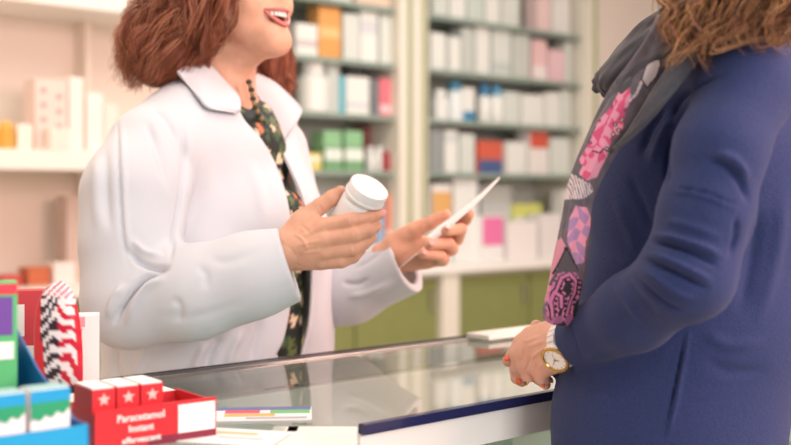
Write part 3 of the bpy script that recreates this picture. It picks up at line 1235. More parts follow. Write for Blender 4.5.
def head_prims(O, A):
    def L(x, y, z):
        return O + x * A[0] + y * A[1] + z * A[2]
    pr = [ell(L(0, -.012, .035), (.074, .095, .088), A),
          ell(L(0, .040, -.020), (.060, .052, .080), A),
          cap(L(-.048, .012, -.040), L(0, .070, -.098), .022, .020),
          cap(L(.048, .012, -.040), L(0, .070, -.098), .022, .020),
          cap(L(-.010, .080, -.101), L(.010, .080, -.101), .0155, .0155),
          ell(L(-.036, .062, -.030), (.022, .024, .024), A),
          ell(L(.036, .062, -.030), (.022, .024, .024), A),
          cap(L(0, .060, -.060), L(0, .074, -.080), .026, .020)]
    nose = [cap(L(0, .090, .012), L(0, .111, -.018), .007, .009),
            cap(L(-.009, .100, -.023), L(.009, .100, -.023), .007, .007)]
    brow = [cap(L(-.045, .072, .026), L(-.010, .088, .022), .007, .007), cap(L(.045, .072, .026), L(.010, .088, .022), .007, .007)]
    ears = [ell(L(-.076, -.004, -.008), (.009, .018, .032), A), ell(L(.076, -.004, -.008), (.009, .018, .032), A)]
    socket = [ell(L(-.031, .092, .008), (.016, .012, .010), A), ell(L(.031, .092, .008), (.016, .012, .010), A)]
    return pr, nose, brow, ears, socket, L


def finger(pts):
    return chain(pts)


def hand_mesh(groups, lo, hi, h=0.0016, lines=()):
    v = Vol(lo, hi, h)
    for prims, kin, kout in groups:
        v.group(prims, kin, kout)
    V, Fq = v.mesh(2)
    if lines:
        V = folds(V, Fq, [(l_, a_ * 1.5, w_) for l_, a_, w_ in lines])
    return V, Fq


def merge(parts):
    Vs, Fs, o = [], [], 0
    for V, Fq in parts:
        Vs.append(V)
        Fs.append(Fq + o)
        o += len(V)
    return np.vstack(Vs), np.vstack(Fs)


def nail(tip, back, facing, r, m, parent):
    """fingernail: small flattened shell on a finger tip; facing = outward normal"""
    t = nz(np.asarray(tip) - np.asarray(back))
    n = nz(np.asarray(facing) - (np.asarray(facing) @ t) * t)
    s = np.cross(t, n)
    R = Matrix((tuple(s), tuple(t), tuple(n))).transposed()
    c = np.asarray(tip) + n * r * 0.80
    return MB().ball(c, (r * .68, r * .95, r * .26), 14, 8, rot=R).build('fingernail', m, parent, smooth=True)


def legs(cx, cy, ang, zhip, parent, spread=0.09, hipr=0.11):
    c, s = math.cos(ang), math.sin(ang)
    v = Vol((cx - .28, cy - .28, 0.03), (cx + .28, cy + .28, zhip + .16), 0.009)
    pr = []
    for k in (-1, 1):
        x, y = cx - s * spread * k, cy + c * spread * k
        pr += [cap((x, y, zhip), (x + .01 * c, y + .01 * s, .48), hipr, .068), cap((x + .01 * c, y + .01 * s, .48), (x - .02 * c, y - .02 * s, .11), .068, .056)]
    pr.append(cap((cx, cy - .03, zhip + .02), (cx, cy + .03, zhip + .02), hipr * 1.15, hipr * 1.15))
    v.group(pr, .02, 0)
    V, Fq = v.mesh(3)
    link_mesh('trousers', V, Fq, M_trou, parent)
    for k in (-1, 1):
        x, y = cx - s * spread * k, cy + c * spread * k
        vv = Vol((x - .18, y - .18, -.01), (x + .18, y + .18, .12), 0.006)
        vv.group([cap((x - .05 * c, y - .05 * s, .038), (x + .13 * c, y + .13 * s, .028), .038, .028, None), cap((x - .04 * c, y - .04 * s, .04), (x - .03 * c, y - .03 * s, .08), .038, .036)], .02, 0)
        V, Fq = vv.mesh(2)
        V[:, 2] = np.maximum(V[:, 2], 0.001)
        link_mesh('shoe', V, Fq, M_shoe, parent)


# ================================================================== pharmacist
ph = tag(empty('person', (-0.33, 1.87, 0)), 'laughing auburn-haired person in an open white coat holding a white bottle and a paper', 'person')
ph_inv = Matrix.Translation((0.33, -1.87, 0))


def kid(o, root):
    """keep world placement while parenting"""
    o.parent = root
    o.matrix_parent_inverse = Matrix.Translation(root.location).inverted()
    return o


FW = nz((0.94, -0.34, 0))
RT = nz((-0.34, -0.94, 0))
A = head_axes((0.80, -0.58, 0.16))
mouth_c = Q(282, 15, 1.80)
O = mouth_c - (0.097 * A[1] - 0.060 * A[2])
pr, nose, brow, ears, socket, L = head_prims(O, A)
v = Vol((-.75, 1.50, .80), (.02, 2.20, 1.76), 0.0030)
v.group(pr, .018, 0)
v.group(nose, .006, .008)
v.group(brow, .01, .012)
v.group(ears, .004, .004)
v.group(socket, .004, .006, sub=True)
neck = [cap(L(0, -.035, -.04), Q(222, 84, 1.88), .060, .050), cap(Q(222, 84, 1.88), Q(226, 125, 1.89), .052, .066)]
v.group(neck, .02, .022)
v.group([cap(L(0, .058, -.098), L(0, .002, -.108), .018, .026)], .01, .02)
# sinew of the neck and collar bone
v.group([cap(L(-.05, -.02, -.06), Q(243, 112, 1.845), .010, .008)], .01, .014)
chest = [cap(Q(212, 165, 1.89), Q(205, 400, 1.88), .115, .13, (RT, 1.3)), cap(Q(168, 150, 1.75), Q(258, 145, 2.0), .04, .04), ell(Q(238, 150, 1.88), (.05, .05, .045))]
v.group(chest, .03, .03)
arm1 = chain([(158, 148, 1.72, 30), (135, 200, 1.665, 29), (128, 300, 1.62, 26), (200, 285, 1.60, 25), (292, 252, 1.60, 17)])
arm2 = chain([(265, 145, 2.0, 26), (292, 230, 2.02, 26), (305, 298, 1.97, 24), (345, 286, 1.93, 20), (396, 257, 1.865, 15)])
v.group(arm1, .01, .02)
v.group(arm2, .01, .02)
# open laughing mouth
v.group([cap(L(-.023, .094, -.053), L(0, .106, -.064), .0060, .0105), cap(L(.023, .094, -.053), L(0, .106, -.064), .0060, .0105), ell(L(0, .086, -.063), (.018, .018, .010), A)], .003, .003, sub=True)
body = v.mesh(2)

# right hand round the bottle
palm = chain([(278, 250, 1.605, 17), (292, 244, 1.60, 12), (322, 227, 1.588, 9)]) + chain([(290, 250, 1.597, 14), (325, 240, 1.582, 9.5)]) + \
    chain([(290, 256, 1.60, 13), (325, 252, 1.585, 9)]) + chain([(290, 260, 1.605, 11), (321, 262, 1.592, 8)]) + chain([(296, 246, 1.605, 14), (314, 247, 1.605, 14)])
rh = [(palm, .006, 0),
      (finger([(322, 227, 1.588, 9), (350, 221, 1.580, 8), (368, 217, 1.588, 7), (379.5, 213.5, 1.603, 6)]), .002, .003),
      (finger([(325, 240, 1.582, 9), (354, 235, 1.576, 8), (367, 231, 1.584, 7), (376, 226.5, 1.600, 6)]), .002, .003),
      (finger([(325, 252, 1.585, 8.6), (353, 248.5, 1.580, 7.6), (364, 243, 1.588, 6.8), (371, 237, 1.602, 6)]), .002, .003),
      (finger([(321, 262, 1.592, 7.8), (341, 261.5, 1.587, 6.9), (353, 257, 1.594, 6.4), (360.5, 250, 1.604, 5.6)]), .002, .003),
      (finger([(288, 238, 1.61, 12), (302, 220, 1.615, 10.5), (320, 206.5, 1.618, 8.2), (332, 198, 1.618, 7.8), (340.5, 191.5, 1.616, 6)]), .004, .008),
      (chain([(302, 228, 1.608, 10), (315, 222, 1.60, 7)]), .004, .012)]
rl = [([(297, 238), (312, 232), (322, 226)], .0008, 2.2), ([(296, 246), (310, 243), (322, 240)], .0009, 2.0), ([(297, 254), (312, 252), (323, 251)], .0007, 2.0),
      ([(292, 232), (303, 240), (309, 252)], .0009, 1.3), ([(300, 256), (306, 248), (318, 246)], .0008, 1.2),
      ([(349, 214), (351, 220), (350, 227)], -.0007, 1.0), ([(352, 215), (354, 221), (353, 227)], -.0006, 1.0), ([(353, 229), (355, 235), (354, 241)], -.0007, 1.0), ([(368, 211), (369, 217), (368, 223)], -.0006, .9),
      ([(352, 243), (354, 248), (353, 253)], -.0006, 1.0), ([(300, 225), (306, 229), (309, 236)], -.0008, 1.4), ([(293, 262), (300, 266), (312, 268)], -.0006, 1.2),
      ([(318, 205), (321, 208), (322, 213)], -.0007, 1.0)]
RH = hand_mesh(rh, Q(262, 285, 1.56) - [0, 0, .0], Q(395, 170, 1.66), 0.0015, rl)
# left hand with the paper
palm2 = chain([(384, 258, 1.87, 16), (396, 253, 1.86, 17), (414, 246, 1.86, 13)]) + chain([(393, 260, 1.86, 13), (427, 256, 1.852, 9.5)]) + chain([(396, 266, 1.85, 7.5), (428, 262, 1.85, 7.0)]) + \
    chain([(410, 244, 1.865, 11), (432, 246, 1.872, 8)])
lh = [(palm2, .006, 0),
      (finger([(394, 243, 1.855, 11), (414, 230.5, 1.845, 8.4), (431, 222.5, 1.838, 6.8), (446, 214.5, 1.832, 5.2)]), .003, .006),
      (finger([(432, 246, 1.872, 7), (454, 230, 1.885, 6.4), (466, 219, 1.872, 6), (469, 214.5, 1.855, 5.2)]), .002, .003),
      (finger([(430, 251, 1.86, 7), (457, 239, 1.865, 6.5), (461, 229, 1.83, 6), (446, 231, 1.802, 5.4)]), .002, .002),
      (finger([(427, 257, 1.852, 7), (452, 249, 1.855, 6.4), (449, 243.5, 1.820, 6), (429.5, 245, 1.798, 5.6)]), .002, .002),
      (finger([(420, 262, 1.85, 7), (443, 260, 1.85, 6.2), (441, 256, 1.818, 5.6), (422.5, 253.5, 1.798, 5)]), .002, .002)]
LH = hand_mesh(lh, Q(370, 290, 1.76), Q(480, 200, 1.92), 0.0017)
Vb, Fb = merge([body, RH, LH])
o = kid(link_mesh('body', Vb, Fb, M_skin1), ph)

for tip, back, rr in (((379.5, 213.5, 1.603), (368, 217, 1.588), 6),):
    nail(Q(*tip), Q(*back), (.75, -.55, .1), rp(rr, 1.6), M_nail, None)
kid(bpy.data.objects['fingernail'], ph)
for tip, back, rr in (((446, 231, 1.802), (461, 228, 1.845), 5.4), ((429.5, 245, 1.798), (448, 242.5, 1.830), 5.6), ((422.5, 253.5, 1.798), (440, 255, 1.828), 5)):
    kid(nail(Q(*tip) + np.array([0, -.0012, 0]), Q(*back), (-.25, -.9, .25), rp(rr * 1.05, 1.81), M_nail, None), ph)

# face parts
def Lp(l):
    return [tuple(L(*p)) for p in l]


up = catmull([(-.029, .083, -.050), (-.015, .0985, -.0525), (0, .1055, -.0535), (.015, .0985, -.0525), (.029, .083, -.050)], 22)
lowl = catmull([(-.029, .083, -.050), (-.019, .0930, -.066), (0, .1005, -.0775), (.019, .0930, -.066), (.029, .083, -.050)], 22)
m_ = MB()
m_.tube([L(*p) for p in up], [.001 + .0020 * math.sin(math.pi * i / 21) ** .6 for i in range(22)], 10)
m_.tube([L(*p) for p in lowl], [.001 + .0030 * math.sin(math.pi * i / 21) ** .7 for i in range(22)], 10)
kid(m_.build('lips', M_lip, None, smooth=True), ph)
m_ = MB()
for i in range(10):
    a = (i - 4.5) / 4.5
    x = .0215 * a
    y = .0985 - .014 * a * a
    h_ = .0098 - .0022 * abs(a)
    R_ = Matrix((tuple(nz(A[0] - a * .9 * A[1])), tuple(nz(A[1] + a * .9 * A[0])), tuple(A[2]))).transposed()
    m_.box(L(x, y, -.0555 - h_ * .35 + .0014 * a * a), (.0047, .004, h_), bev=.0011, rot=R_)
kid(m_.build('teeth', M_teeth, None, smooth=True), ph)
m_ = MB()
m_.ball(L(0, .080, -.063), (.020, .012, .012), 18, 12, rot=Matrix([tuple(r) for r in A]).transposed())
kid(m_.build('mouth_lining', M_mouth, None, smooth=True), ph)
for s in (-1, 1):
    e_ = MB().ball(L(.031 * s, .0775, .008), .0112, 18, 12).build('eye', M_eye, None, smooth=True)
    kid(e_, ph)
    i_ = MB().ball(L(.031 * s, .0842, .008), .0060, 14, 10).build('iris', M_iris, None, smooth=True)
    i_.parent = e_
    i_.matrix_parent_inverse = (Matrix.Translation(ph.location).inverted() @ Matrix.Identity(4)).inverted() @ Matrix.Translation(ph.location).inverted()

# ---- blouse
def torso_prims(off):
    return [cap(Q(214, 160, 1.89), Q(206, 300, 1.88), .128 + off, .150 + off, (RT, 1.25)), cap(Q(206, 300, 1.88), Q(204, 500, 1.88), .150 + off, .168 + off, (RT, 1.25)),
            ell(Q(262, 226, 1.83), (.085 + off, .085 + off, .085 + off)), ell(Q(240, 160, 1.86), (.055 + off, .06 + off, .06 + off)),
            cap(Q(268, 235, 1.84), Q(258, 400, 1.84), .076 + off, .074 + off), cap(Q(256, 118, 1.89), Q(272, 160, 1.87), .034 + off, .034 + off)]


v = Vol((-.75, 1.55, .62), (.05, 2.25, 1.45), 0.0045)
v.group(torso_prims(-.010), .04, 0)
v.group([cap(Q(225, 95, 1.88), Q(225, 60, 1.88), .056, .05)], .004, .004, sub=True)
V, Fq = v.mesh(2)
# flowers: colour patches on the cloth itself (dark green ground, olive leaves, cream and coral blooms)
G = np.random.default_rng(5)
ctr = V[G.choice(len(V), 2600, replace=False)]
kinds = G.choice(5, len(ctr), p=[.30, .22, .18, .14, .16])
pal = np.array([s2l(c) for c in ((92, 108, 60), (60, 84, 52), (226, 206, 176), (206, 122, 84), (24, 30, 30))])
colr = np.tile(np.array(s2l((26, 34, 32))), (len(V), 1))
rad = G.uniform(.004, .010, len(ctr))
from mathutils import kdtree
kd = kdtree.KDTree(len(ctr))
for i, c in enumerate(ctr):
    kd.insert(c, i)
kd.balance()
front = np.where(proj(V)[:, 0] > 235)[0]
for i in front:
    for co, j, d in kd.find_n(V[i], 2)[::-1]:
        a = math.atan2(V[i][2] - co[2], V[i][0] - co[0])
        if d < rad[j] * (1 + .35 * math.sin(5 * a + j)):
            colr[i] = pal[kinds[j]]
o = kid(link_mesh('blouse', V, Fq, M_blouse, colors=colr), ph)

# ---- coat
edge = catmull([(228, 60), (240, 112), (262, 140), (279, 172), (290, 214), (292, 260), (291, 300), (284, 338), (273, 362), (262, 400), (256, 520)], 60)


def edge_prim():
    def f(P):
        p2 = proj(P)
        d, sd, _ = pdist(p2, edge)
        # side: positive means left of travel in image space
        return np.where(sd < 0, -d, d) * P[:, 1] / F_PX
    return f, Q(200, 560, 1.5) - .1, Q(345, 40, 2.3) + .1


v = Vol((-.78, 1.50, .72), (.10, 2.20, 1.48), 0.0032)
v.group(torso_prims(.004), .04, 0)
sh = chain([(160, 148, 1.73, 46), (206, 112, 1.87, 38)])
v.group(sh, .02, .05)
v.group([edge_prim()], 0, 0.002, sub=True)
v.group(chain([(210, 108, 1.93, 28), (248, 128, 2.0, 30), (272, 150, 2.03, 34)]), .02, .02)
def sleeve(pts, endp, endd, R, rin):
    prims = chain(pts)
    tmp = Vol(v.lo, v.lo + v.h * (v.n - 1), v.h)
    tmp.group(prims, .03, 0)
    tmp.group([half(endp, endd, R)], 0, 0, sub=True)
    tmp.group([cap(endp - endd * .015, endp + endd * .03, rin, rin)], 0, 0.002, sub=True)
    return tmp.D[:v.D.shape[0], :v.D.shape[1], :v.D.shape[2]]


ce = Q(290, 265, 1.60)
cd = nz(Q(290, 265, 1.60) - Q(232, 283, 1.595))
cd = nz(cd + np.array([.0, 0, .02]))
S_near = sleeve([(152, 150, 1.72, 45), (134, 195, 1.67, 49), (131, 245, 1.645, 47), (131, 300, 1.62, 45), (196, 292, 1.60, 44), (250, 276, 1.595, 40), (310, 259, 1.60, 37)], ce, cd, .09, rp(31, 1.6))
ce2 = Q(406, 263, 1.86)
cd2 = nz(Q(406, 263, 1.86) - Q(345, 292, 1.90))
S_far = sleeve([(272, 152, 2.03, 36), (292, 232, 2.03, 34), (306, 300, 1.98, 34), (350, 290, 1.92, 31), (425, 255, 1.85, 31)], ce2, cd2, .09, rp(22, 1.86))
v.D = smin(v.D, S_near, .004)
v.D = smin(v.D, S_far, .006)
# neck hole
v.group([cap(Q(222, 110, 1.88), Q(220, 40, 1.87), .064, .07)], 0, .003, sub=True)
V, Fq = v.mesh(3)
fold = [([(183, 118), (184, 150), (183, 180), (180, 205), (173, 240), (169, 268)], -.0075, 2.6), ([(190, 120), (193, 160), (189, 205), (181, 245)], .003, 6),
        ([(117, 112), (118, 150), (120, 200), (123, 240), (131, 276)], -.0035, 1.6), ([(122, 112), (123, 150), (125, 200), (128, 240), (136, 272)], .0025, 2.6),
        ([(124, 246), (140, 262), (156, 268), (173, 266)], -.008, 3.2), ([(128, 236), (146, 253), (166, 256)], .005, 4),
        ([(172, 268), (150, 276), (134, 290), (120, 312), (112, 330)], -.010, 3.0), ([(168, 276), (148, 286), (134, 304), (126, 330)], .006, 4.5),
         ([(126, 282), (113, 300), (108, 322)], .005, 3.6),
        ([(172, 296), (180, 308), (176, 326)], -.0025, 5), ([(196, 264), (206, 276), (204, 292)], -.002, 5), ([(206, 256), (222, 262), (240, 258), (264, 246)], -.0016, 6),
        ([(150, 312), (180, 318), (215, 312), (258, 296)], -.0012, 6),
        ([(282, 240), (292, 262), (300, 296)], -.0012, 1.2),
        ([(150, 108), (165, 120), (181, 148)], -.0028, 4), ([(144, 118), (156, 150), (172, 200)], -.0028, 4.5), ([(150, 116), (164, 146), (178, 186)], .002, 5), ([(98, 150), (96, 190), (100, 240)], .003, 7), ([(106, 140), (106, 190), (110, 236)], -.003, 5),
        ([(206, 340), (198, 358), (192, 378)], .006, 5), ([(224, 333), (212, 352), (204, 380)], -.006, 5), ([(244, 326), (232, 350), (226, 374)], .005, 5), ([(150, 345), (140, 362), (134, 382)], .004, 5),
        ([(118, 345), (116, 362), (118, 384)], -.004, 4), ([(262, 318), (256, 340), (250, 366)], -.003, 5),
        ([(206, 110), (214, 150), (222, 200)], -.002, 10), ([(240, 150), (258, 185), (266, 225)], .002, 8),
        ([(340, 282), (356, 284), (372, 278)], -.004, 3), ([(345, 298), (370, 292), (398, 280)], .004, 4), ([(352, 270), (368, 262), (384, 250)], -.002, 3)]
V = folds(V, Fq, [(l_, a_ * 1.45, w_ * .8) for l_, a_, w_ in fold])
coat = kid(link_mesh('coat', V, Fq, M_coat), ph)
VC = V


def ruled(a, b, n, m, bulge=None):
    a, b = catmull(a, n), catmull(b, n)
    g = np.zeros((n, m, 3))
    for j in range(m):
        t = j / (m - 1)
        g[:, j] = a * (1 - t) + b * t
        if bulge is not None:
            g[:, j] += np.array(bulge) * math.sin(math.pi * t)
    return g


# far front panel and far lapel: hanging cloth
inner = [Q(252, 92, 1.90), Q(264, 120, 1.875), Q(288, 165, 1.84), Q(304, 205, 1.815), Q(311, 245, 1.805), Q(311, 285, 1.81), Q(308, 325, 1.82), Q(300, 358, 1.83), Q(292, 420, 1.84), Q(290, 500, 1.85)]
outer = [Q(272, 88, 2.00), Q(294, 118, 1.98), Q(304, 158, 1.97), Q(322, 205, 1.95), Q(331, 245, 1.93), Q(334, 285, 1.92), Q(334, 325, 1.92), Q(333, 358, 1.92), Q(332, 420, 1.92), Q(330, 500, 1.93)]
kid(sheet('coat_panel', ruled(inner, outer, 50, 14, (0.01, -0.015, 0)), .004, M_coat), coat)
lap_o = [Q(257, 74, 1.94), Q(276, 84, 1.955), Q(299, 106, 1.95), Q(301, 113, 1.94)]
lap_i = [Q(250, 80, 1.90), Q(258, 96, 1.895), Q(272, 122, 1.88), Q(285, 140, 1.87)]
kid(sheet('lapel', ruled(lap_i, lap_o, 20, 10, (0.004, -0.012, 0)), .004, M_coat), coat)
# near collar, lying on the coat
def S_(px, py, off=.006, ymx=1.95):
    p = surf(VC, px, py, off, 5, ymx)
    return p


col_in = [Q(197, 66, 1.835), Q(210, 66, 1.825), Q(225, 82, 1.815), Q(238.5, 97, 1.81), Q(239.5, 111, 1.805)]
col_out = [Q(177, 72, 1.775), Q(187, 84, 1.82), Q(198, 97, 1.82), Q(210, 108.5, 1.775), Q(239, 113, 1.803)]
for cc_ in (col_in, col_out):
    for i_, p_ in enumerate(cc_):
        q2 = proj(p_[None])[0]
        sp_ = surf(VC, q2[0], q2[1], 0, 5, 1.95)
        yy = min(p_[1], sp_[1] - (.010 if cc_ is col_out else .004)) if cc_ is col_out or i_ > 2 else p_[1]
        cc_[i_] = Q(q2[0], q2[1], yy)
cg = ruled(col_in, col_out, 26, 14, (-0.001, -0.008, 0.002))
kid(sheet('collar', cg, .0045, M_coat), coat)
# near lapel strip, folded along the opening
b_ = surf(VC, 272, 357, .002, 5)
kid(MB().lathe([(0, 0), (.0085, 0), (.0092, .001), (.0085, .0025), (.006, .0018), (0, .0018)], 20, Matrix.Translation(Vector(b_)) @ Matrix.Rotation(math.radians(90), 4, 'X')).build('button', cm((232, 232, 230)), None, smooth=True), coat)

# necklace of bronze and dark beads
nk = catmull([Q(249, 82, 1.825), Q(252, 92, 1.825), Q(254, 103, 1.825), Q(258, 113, 1.83), Q(263, 122, 1.84)], 11)
nr = tag(empty('necklace', tuple(nk[5])), 'bronze and dark bead necklace at the open collar of the white coat', 'necklace')
for i, p in enumerate(nk):
    bd = MB().ball(p, (.0042, .0042, .0052) if i % 2 else (.0055, .005, .0048), 12, 8).build('bead', cm((150, 128, 84), .3) if i % 2 else cm((62, 56, 44), .3), None, smooth=True)
    kid(bd, nr)

# ---- hair
def hair_tube(cl, n_s, M, seed, amp, freq, rlo=.8, rhi=1.06, tip=.02, th0=0.0, th1=2 * math.pi):
    """cl: list (px,py,Y,rpx, flatY) centre line of the hair mass"""
    g = np.random.default_rng(seed)
    C = catmull([np.append(Q(*c[:3]), rp(c[3], c[2])) for c in cl], M)
    cen, rad = C[:, :3], C[:, 3]
    T = np.gradient(cen, axis=0)
    T /= np.linalg.norm(T, axis=1)[:, None]
    u = np.cross(T, np.array([0.0, 1.0, 0.0]))
    u /= np.linalg.norm(u, axis=1)[:, None]
    w = np.cross(T, u)
    out = np.zeros((n_s, M, 3))
    t = np.linspace(0, 1, M)
    for k in range(n_s):
        th = g.uniform(th0, th1) + g.normal(0, .25) * t
        rho = g.uniform(rlo, rhi) + g.normal(0, .03)
        ph_ = g.uniform(0, 6.28)
        fr_ = freq * g.uniform(.8, 1.25)
        am = amp * g.uniform(.6, 1.4) * np.clip(t * 2.5, .15, 1)
        wv = np.sin(fr_ * 6.28 * t + ph_) * am
        wv2 = np.cos(fr_ * 6.28 * t + ph_) * am
        rr = rad * rho + wv
        L_ = g.uniform(1 - tip * 8, 1.0)
        pth = cen + (np.cos(th) * rr)[:, None] * u + (np.sin(th) * rr)[:, None] * w + (wv2 * .7)[:, None] * np.cross(T, np.stack([np.cos(th), np.sin(th), 0 * th], 1))
        # trim by length
        idx = np.linspace(0, (M - 1) * L_, M)
        i0 = np.clip(idx.astype(int), 0, M - 2)
        fr2 = (idx - i0)[:, None]
        out[k] = pth[i0] * (1 - fr2) + pth[i0 + 1] * fr2
    return out


def hair_colors(n, seed, pal_, p):
    g = np.random.default_rng(seed)
    c = np.array([s2l(x) for x in pal_])[g.choice(len(pal_), n, p=p)]
    return c * g.uniform(.85, 1.15, (n, 1))


PAL1 = [(140, 78, 54), (168, 98, 70), (190, 122, 88), (222, 160, 124), (108, 58, 42)]
PP1 = [.28, .32, .2, .08, .12]
# underlying mass
v = Vol((-.66, 1.62, 1.30), (-.02, 2.16, 1.78), 0.004)
v.group(chain([(224, -66, 1.88, 48), (204, -22, 1.87, 34), (180, 22, 1.85, 37), (162, 50, 1.83, 34), (154, 70, 1.82, 14)]), .03, 0)
v.group([ell(O + A[2] * .05 - A[1] * .022, (.080, .092, .082), A)], 0, .02)
v.group(chain([(244, -20, 2.0, 28), (268, 50, 2.0, 20), (281, 88, 2.0, 11)]), .02, .01)
V, Fq = v.mesh(3)
P2 = proj(V)
base_c = np.array(s2l((136, 76, 54)))
hb = kid(link_mesh('hair', V, Fq, M_hair1, colors=np.tile(base_c, (len(V), 1))), ph)


def lock_tube(cl, n_l, per, M, seed, amp, freq, rlo, rhi, spread=.0035):
    ctr_ = hair_tube(cl, n_l, M, seed, amp, freq, rlo, rhi, tip=.03)
    g = np.random.default_rng(seed + 100)
    t = np.linspace(0, 1, M)[:, None]
    out = []
    for c in ctr_:
        for _ in range(per):
            o1, o2 = g.normal(0, spread, 3), g.normal(0, spread * 1.1, 3)
            out.append(c + o1 * (1 - .4 * t) + o2 * t ** 2 + g.normal(0, .0012, 3) * np.sin(7 * t + g.uniform(0, 6)))
    return np.array(out)


st = [lock_tube([(234, -105, 1.87, 48), (212, -52, 1.86, 46), (195, -8, 1.85, 35), (180, 28, 1.84, 42), (160, 56, 1.82, 39), (147, 84, 1.81, 20)], 190, 13, 40, 1, .0100, 3.0, .82, 1.08),
      lock_tube([(232, -105, 1.87, 42), (206, -45, 1.86, 42), (172, 4, 1.84, 22), (142, 46, 1.82, 21), (130, 90, 1.81, 9)], 70, 12, 40, 2, .0100, 3.2, .6, 1.1),
      lock_tube([(222, -100, 1.85, 45), (216, -40, 1.82, 44), (204, 0, 1.80, 36), (199, 30, 1.79, 27), (192, 52, 1.785, 15)], 80, 12, 40, 3, .0075, 2.4, .6, 1.08),
      lock_tube([(240, -80, 1.99, 40), (252, -20, 2.0, 30), (266, 45, 2.0, 20), (277, 80, 1.99, 15), (284, 98, 1.99, 10)], 45, 12, 36, 4, .006, 2.8, .6, 1.1)]
for i, s_ in enumerate(st):
    kid(strands('hair_strands', s_, .00085, M_hair1, None, hair_colors(len(s_), 20 + i, PAL1, PP1)), ph)
legs(-0.33, 1.87, math.atan2(-.34, .94), .80, ph)
for c in list(ph.children):
    if c.name.startswith(('trousers', 'shoe')):
        kid(c, ph)

# ---- white bottle in the right hand
ax = nz((.44, -.46, .76))
Tb = Q(370.0, 186.5, 1.590)
br = rp(20.3, 1.60)
BH = .098
Rb = Vector(ax).to_track_quat('Z', 'Y').to_matrix().to_4x4()
bot0 = Tb - ax * BH
bt = empty('medicine_bottle', tuple(bot0))
bt.rotation_euler = Rb.to_euler()
tag(bt, 'plain white plastic pill bottle held tilted in the hand', 'bottle')
M_plast = mat('white_plastic', (246, 246, 246), 0.3, sss=0.05, sssr=(1, 1, 1))
hb_ = BH - .024
o = MB().lathe([(0, 0), (br * .9, 0), (br * .97, .002), (br, .006), (br, hb_ - .008), (br * .97, hb_ - .003), (br * .86, hb_), (br * .84, hb_ + .004), (0, hb_ + .004)], 48).build('bottle_body', M_plast, bt, smooth=True)
auto_smooth(o, .9)
cr_ = br * 1.045
pf = [(0, hb_ + .0045), (cr_ * .96, hb_ + .0045), (cr_, hb_ + .0055), (cr_, hb_ + .0085), (cr_ * .975, hb_ + .009), (cr_ * .975, BH - .003), (cr_ * .96, BH - .0008), (cr_ * .92, BH), (cr_ * .86, BH - .0009), (0, BH - .0009)]
o = MB().lathe(pf, 64).build('bottle_cap', M_plast, bt, smooth=True)
auto_smooth(o, .7)

# ---- paper in the left hand
pe_n = catmull([Q(396, 271.5, 1.82), Q(412, 258, 1.82), Q(428, 246, 1.82), Q(447, 230, 1.82), Q(463, 216, 1.82), Q(481, 199.5, 1.82), Q(500, 178.5, 1.82)], 40)
pe_f = catmull([Q(395, 270, 1.93), Q(409, 254, 1.93), Q(424, 239, 1.93), Q(440, 226, 1.93), Q(458, 212, 1.93), Q(478, 196, 1.93), Q(499.5, 176.5, 1.93)], 40)
gp = np.zeros((40, 12, 3))
for j in range(12):
    gp[:, j] = pe_n * (1 - j / 11) + pe_f * (j / 11)
M_paper = mat('paper', (246, 246, 248), 0.6)
o = sheet('prescription_paper', gp, .0006, M_paper)
tag(o, 'white sheet of paper held almost edge-on in the far hand', 'paper')

# ================================================================== customer
_Q0 = Q


def Qh(px, py, Y):
    return _Q0(px, py, Y - .045 * min(1.0, max(0.0, (px - 515) / 45)))


_chain0 = chain


def chainh(pts, flat=None):
    return _chain0([(a, b, c - .045 * min(1.0, max(0.0, (a - 515) / 45)), r) for a, b, c, r in pts], flat)


cu = tag(empty('person', (0.36, 1.30, 0)), 'person in a navy knitted cardigan with printed scarf, seen from the side, hands clasped', 'person')
FC = nz((-0.99, 0.10, 0))
LC = nz((-0.10, -0.99, 0))
O2 = np.array([0.375, 1.27, 1.575])
A2 = head_axes((-0.93, 0.36, 0.0))
pr, nose, brow, ears, socket, L2 = head_prims(O2, A2)
v = Vol((.05, 1.02, .82), (.60, 1.58, 1.72), 0.004)
v.group(pr, .018, 0)
v.group(nose, .006, .008)
v.group(brow, .01, .012)
v.group(ears, .004, .004)
v.group(socket, .004, .006, sub=True)
v.group([cap(L2(0, -.03, -.03), (.375, 1.285, 1.40), .058, .052), cap((.375, 1.285, 1.40), (.37, 1.30, 1.34), .052, .056)], .02, .02)
v.group([cap(Q(712, 160, 1.335), Q(690, 420, 1.335), .070, .085), cap((.375, 1.22, 1.31), (.375, 1.42, 1.31), .028, .028)], .03, .03)
v.group(chain([(742, 100, 1.175, 20), (716, 170, 1.125, 24), (692, 272, 1.14, 27), (632, 313, 1.20, 24), (566, 346, 1.33, 18)]), .01, .02)
v.group([cap((.405, 1.43, 1.30), (.385, 1.465, 1.08), .034, .032), cap((.385, 1.465, 1.08), Q(565, 344, 1.435), .030, .022)], .01, .02)
body = v.mesh(2)

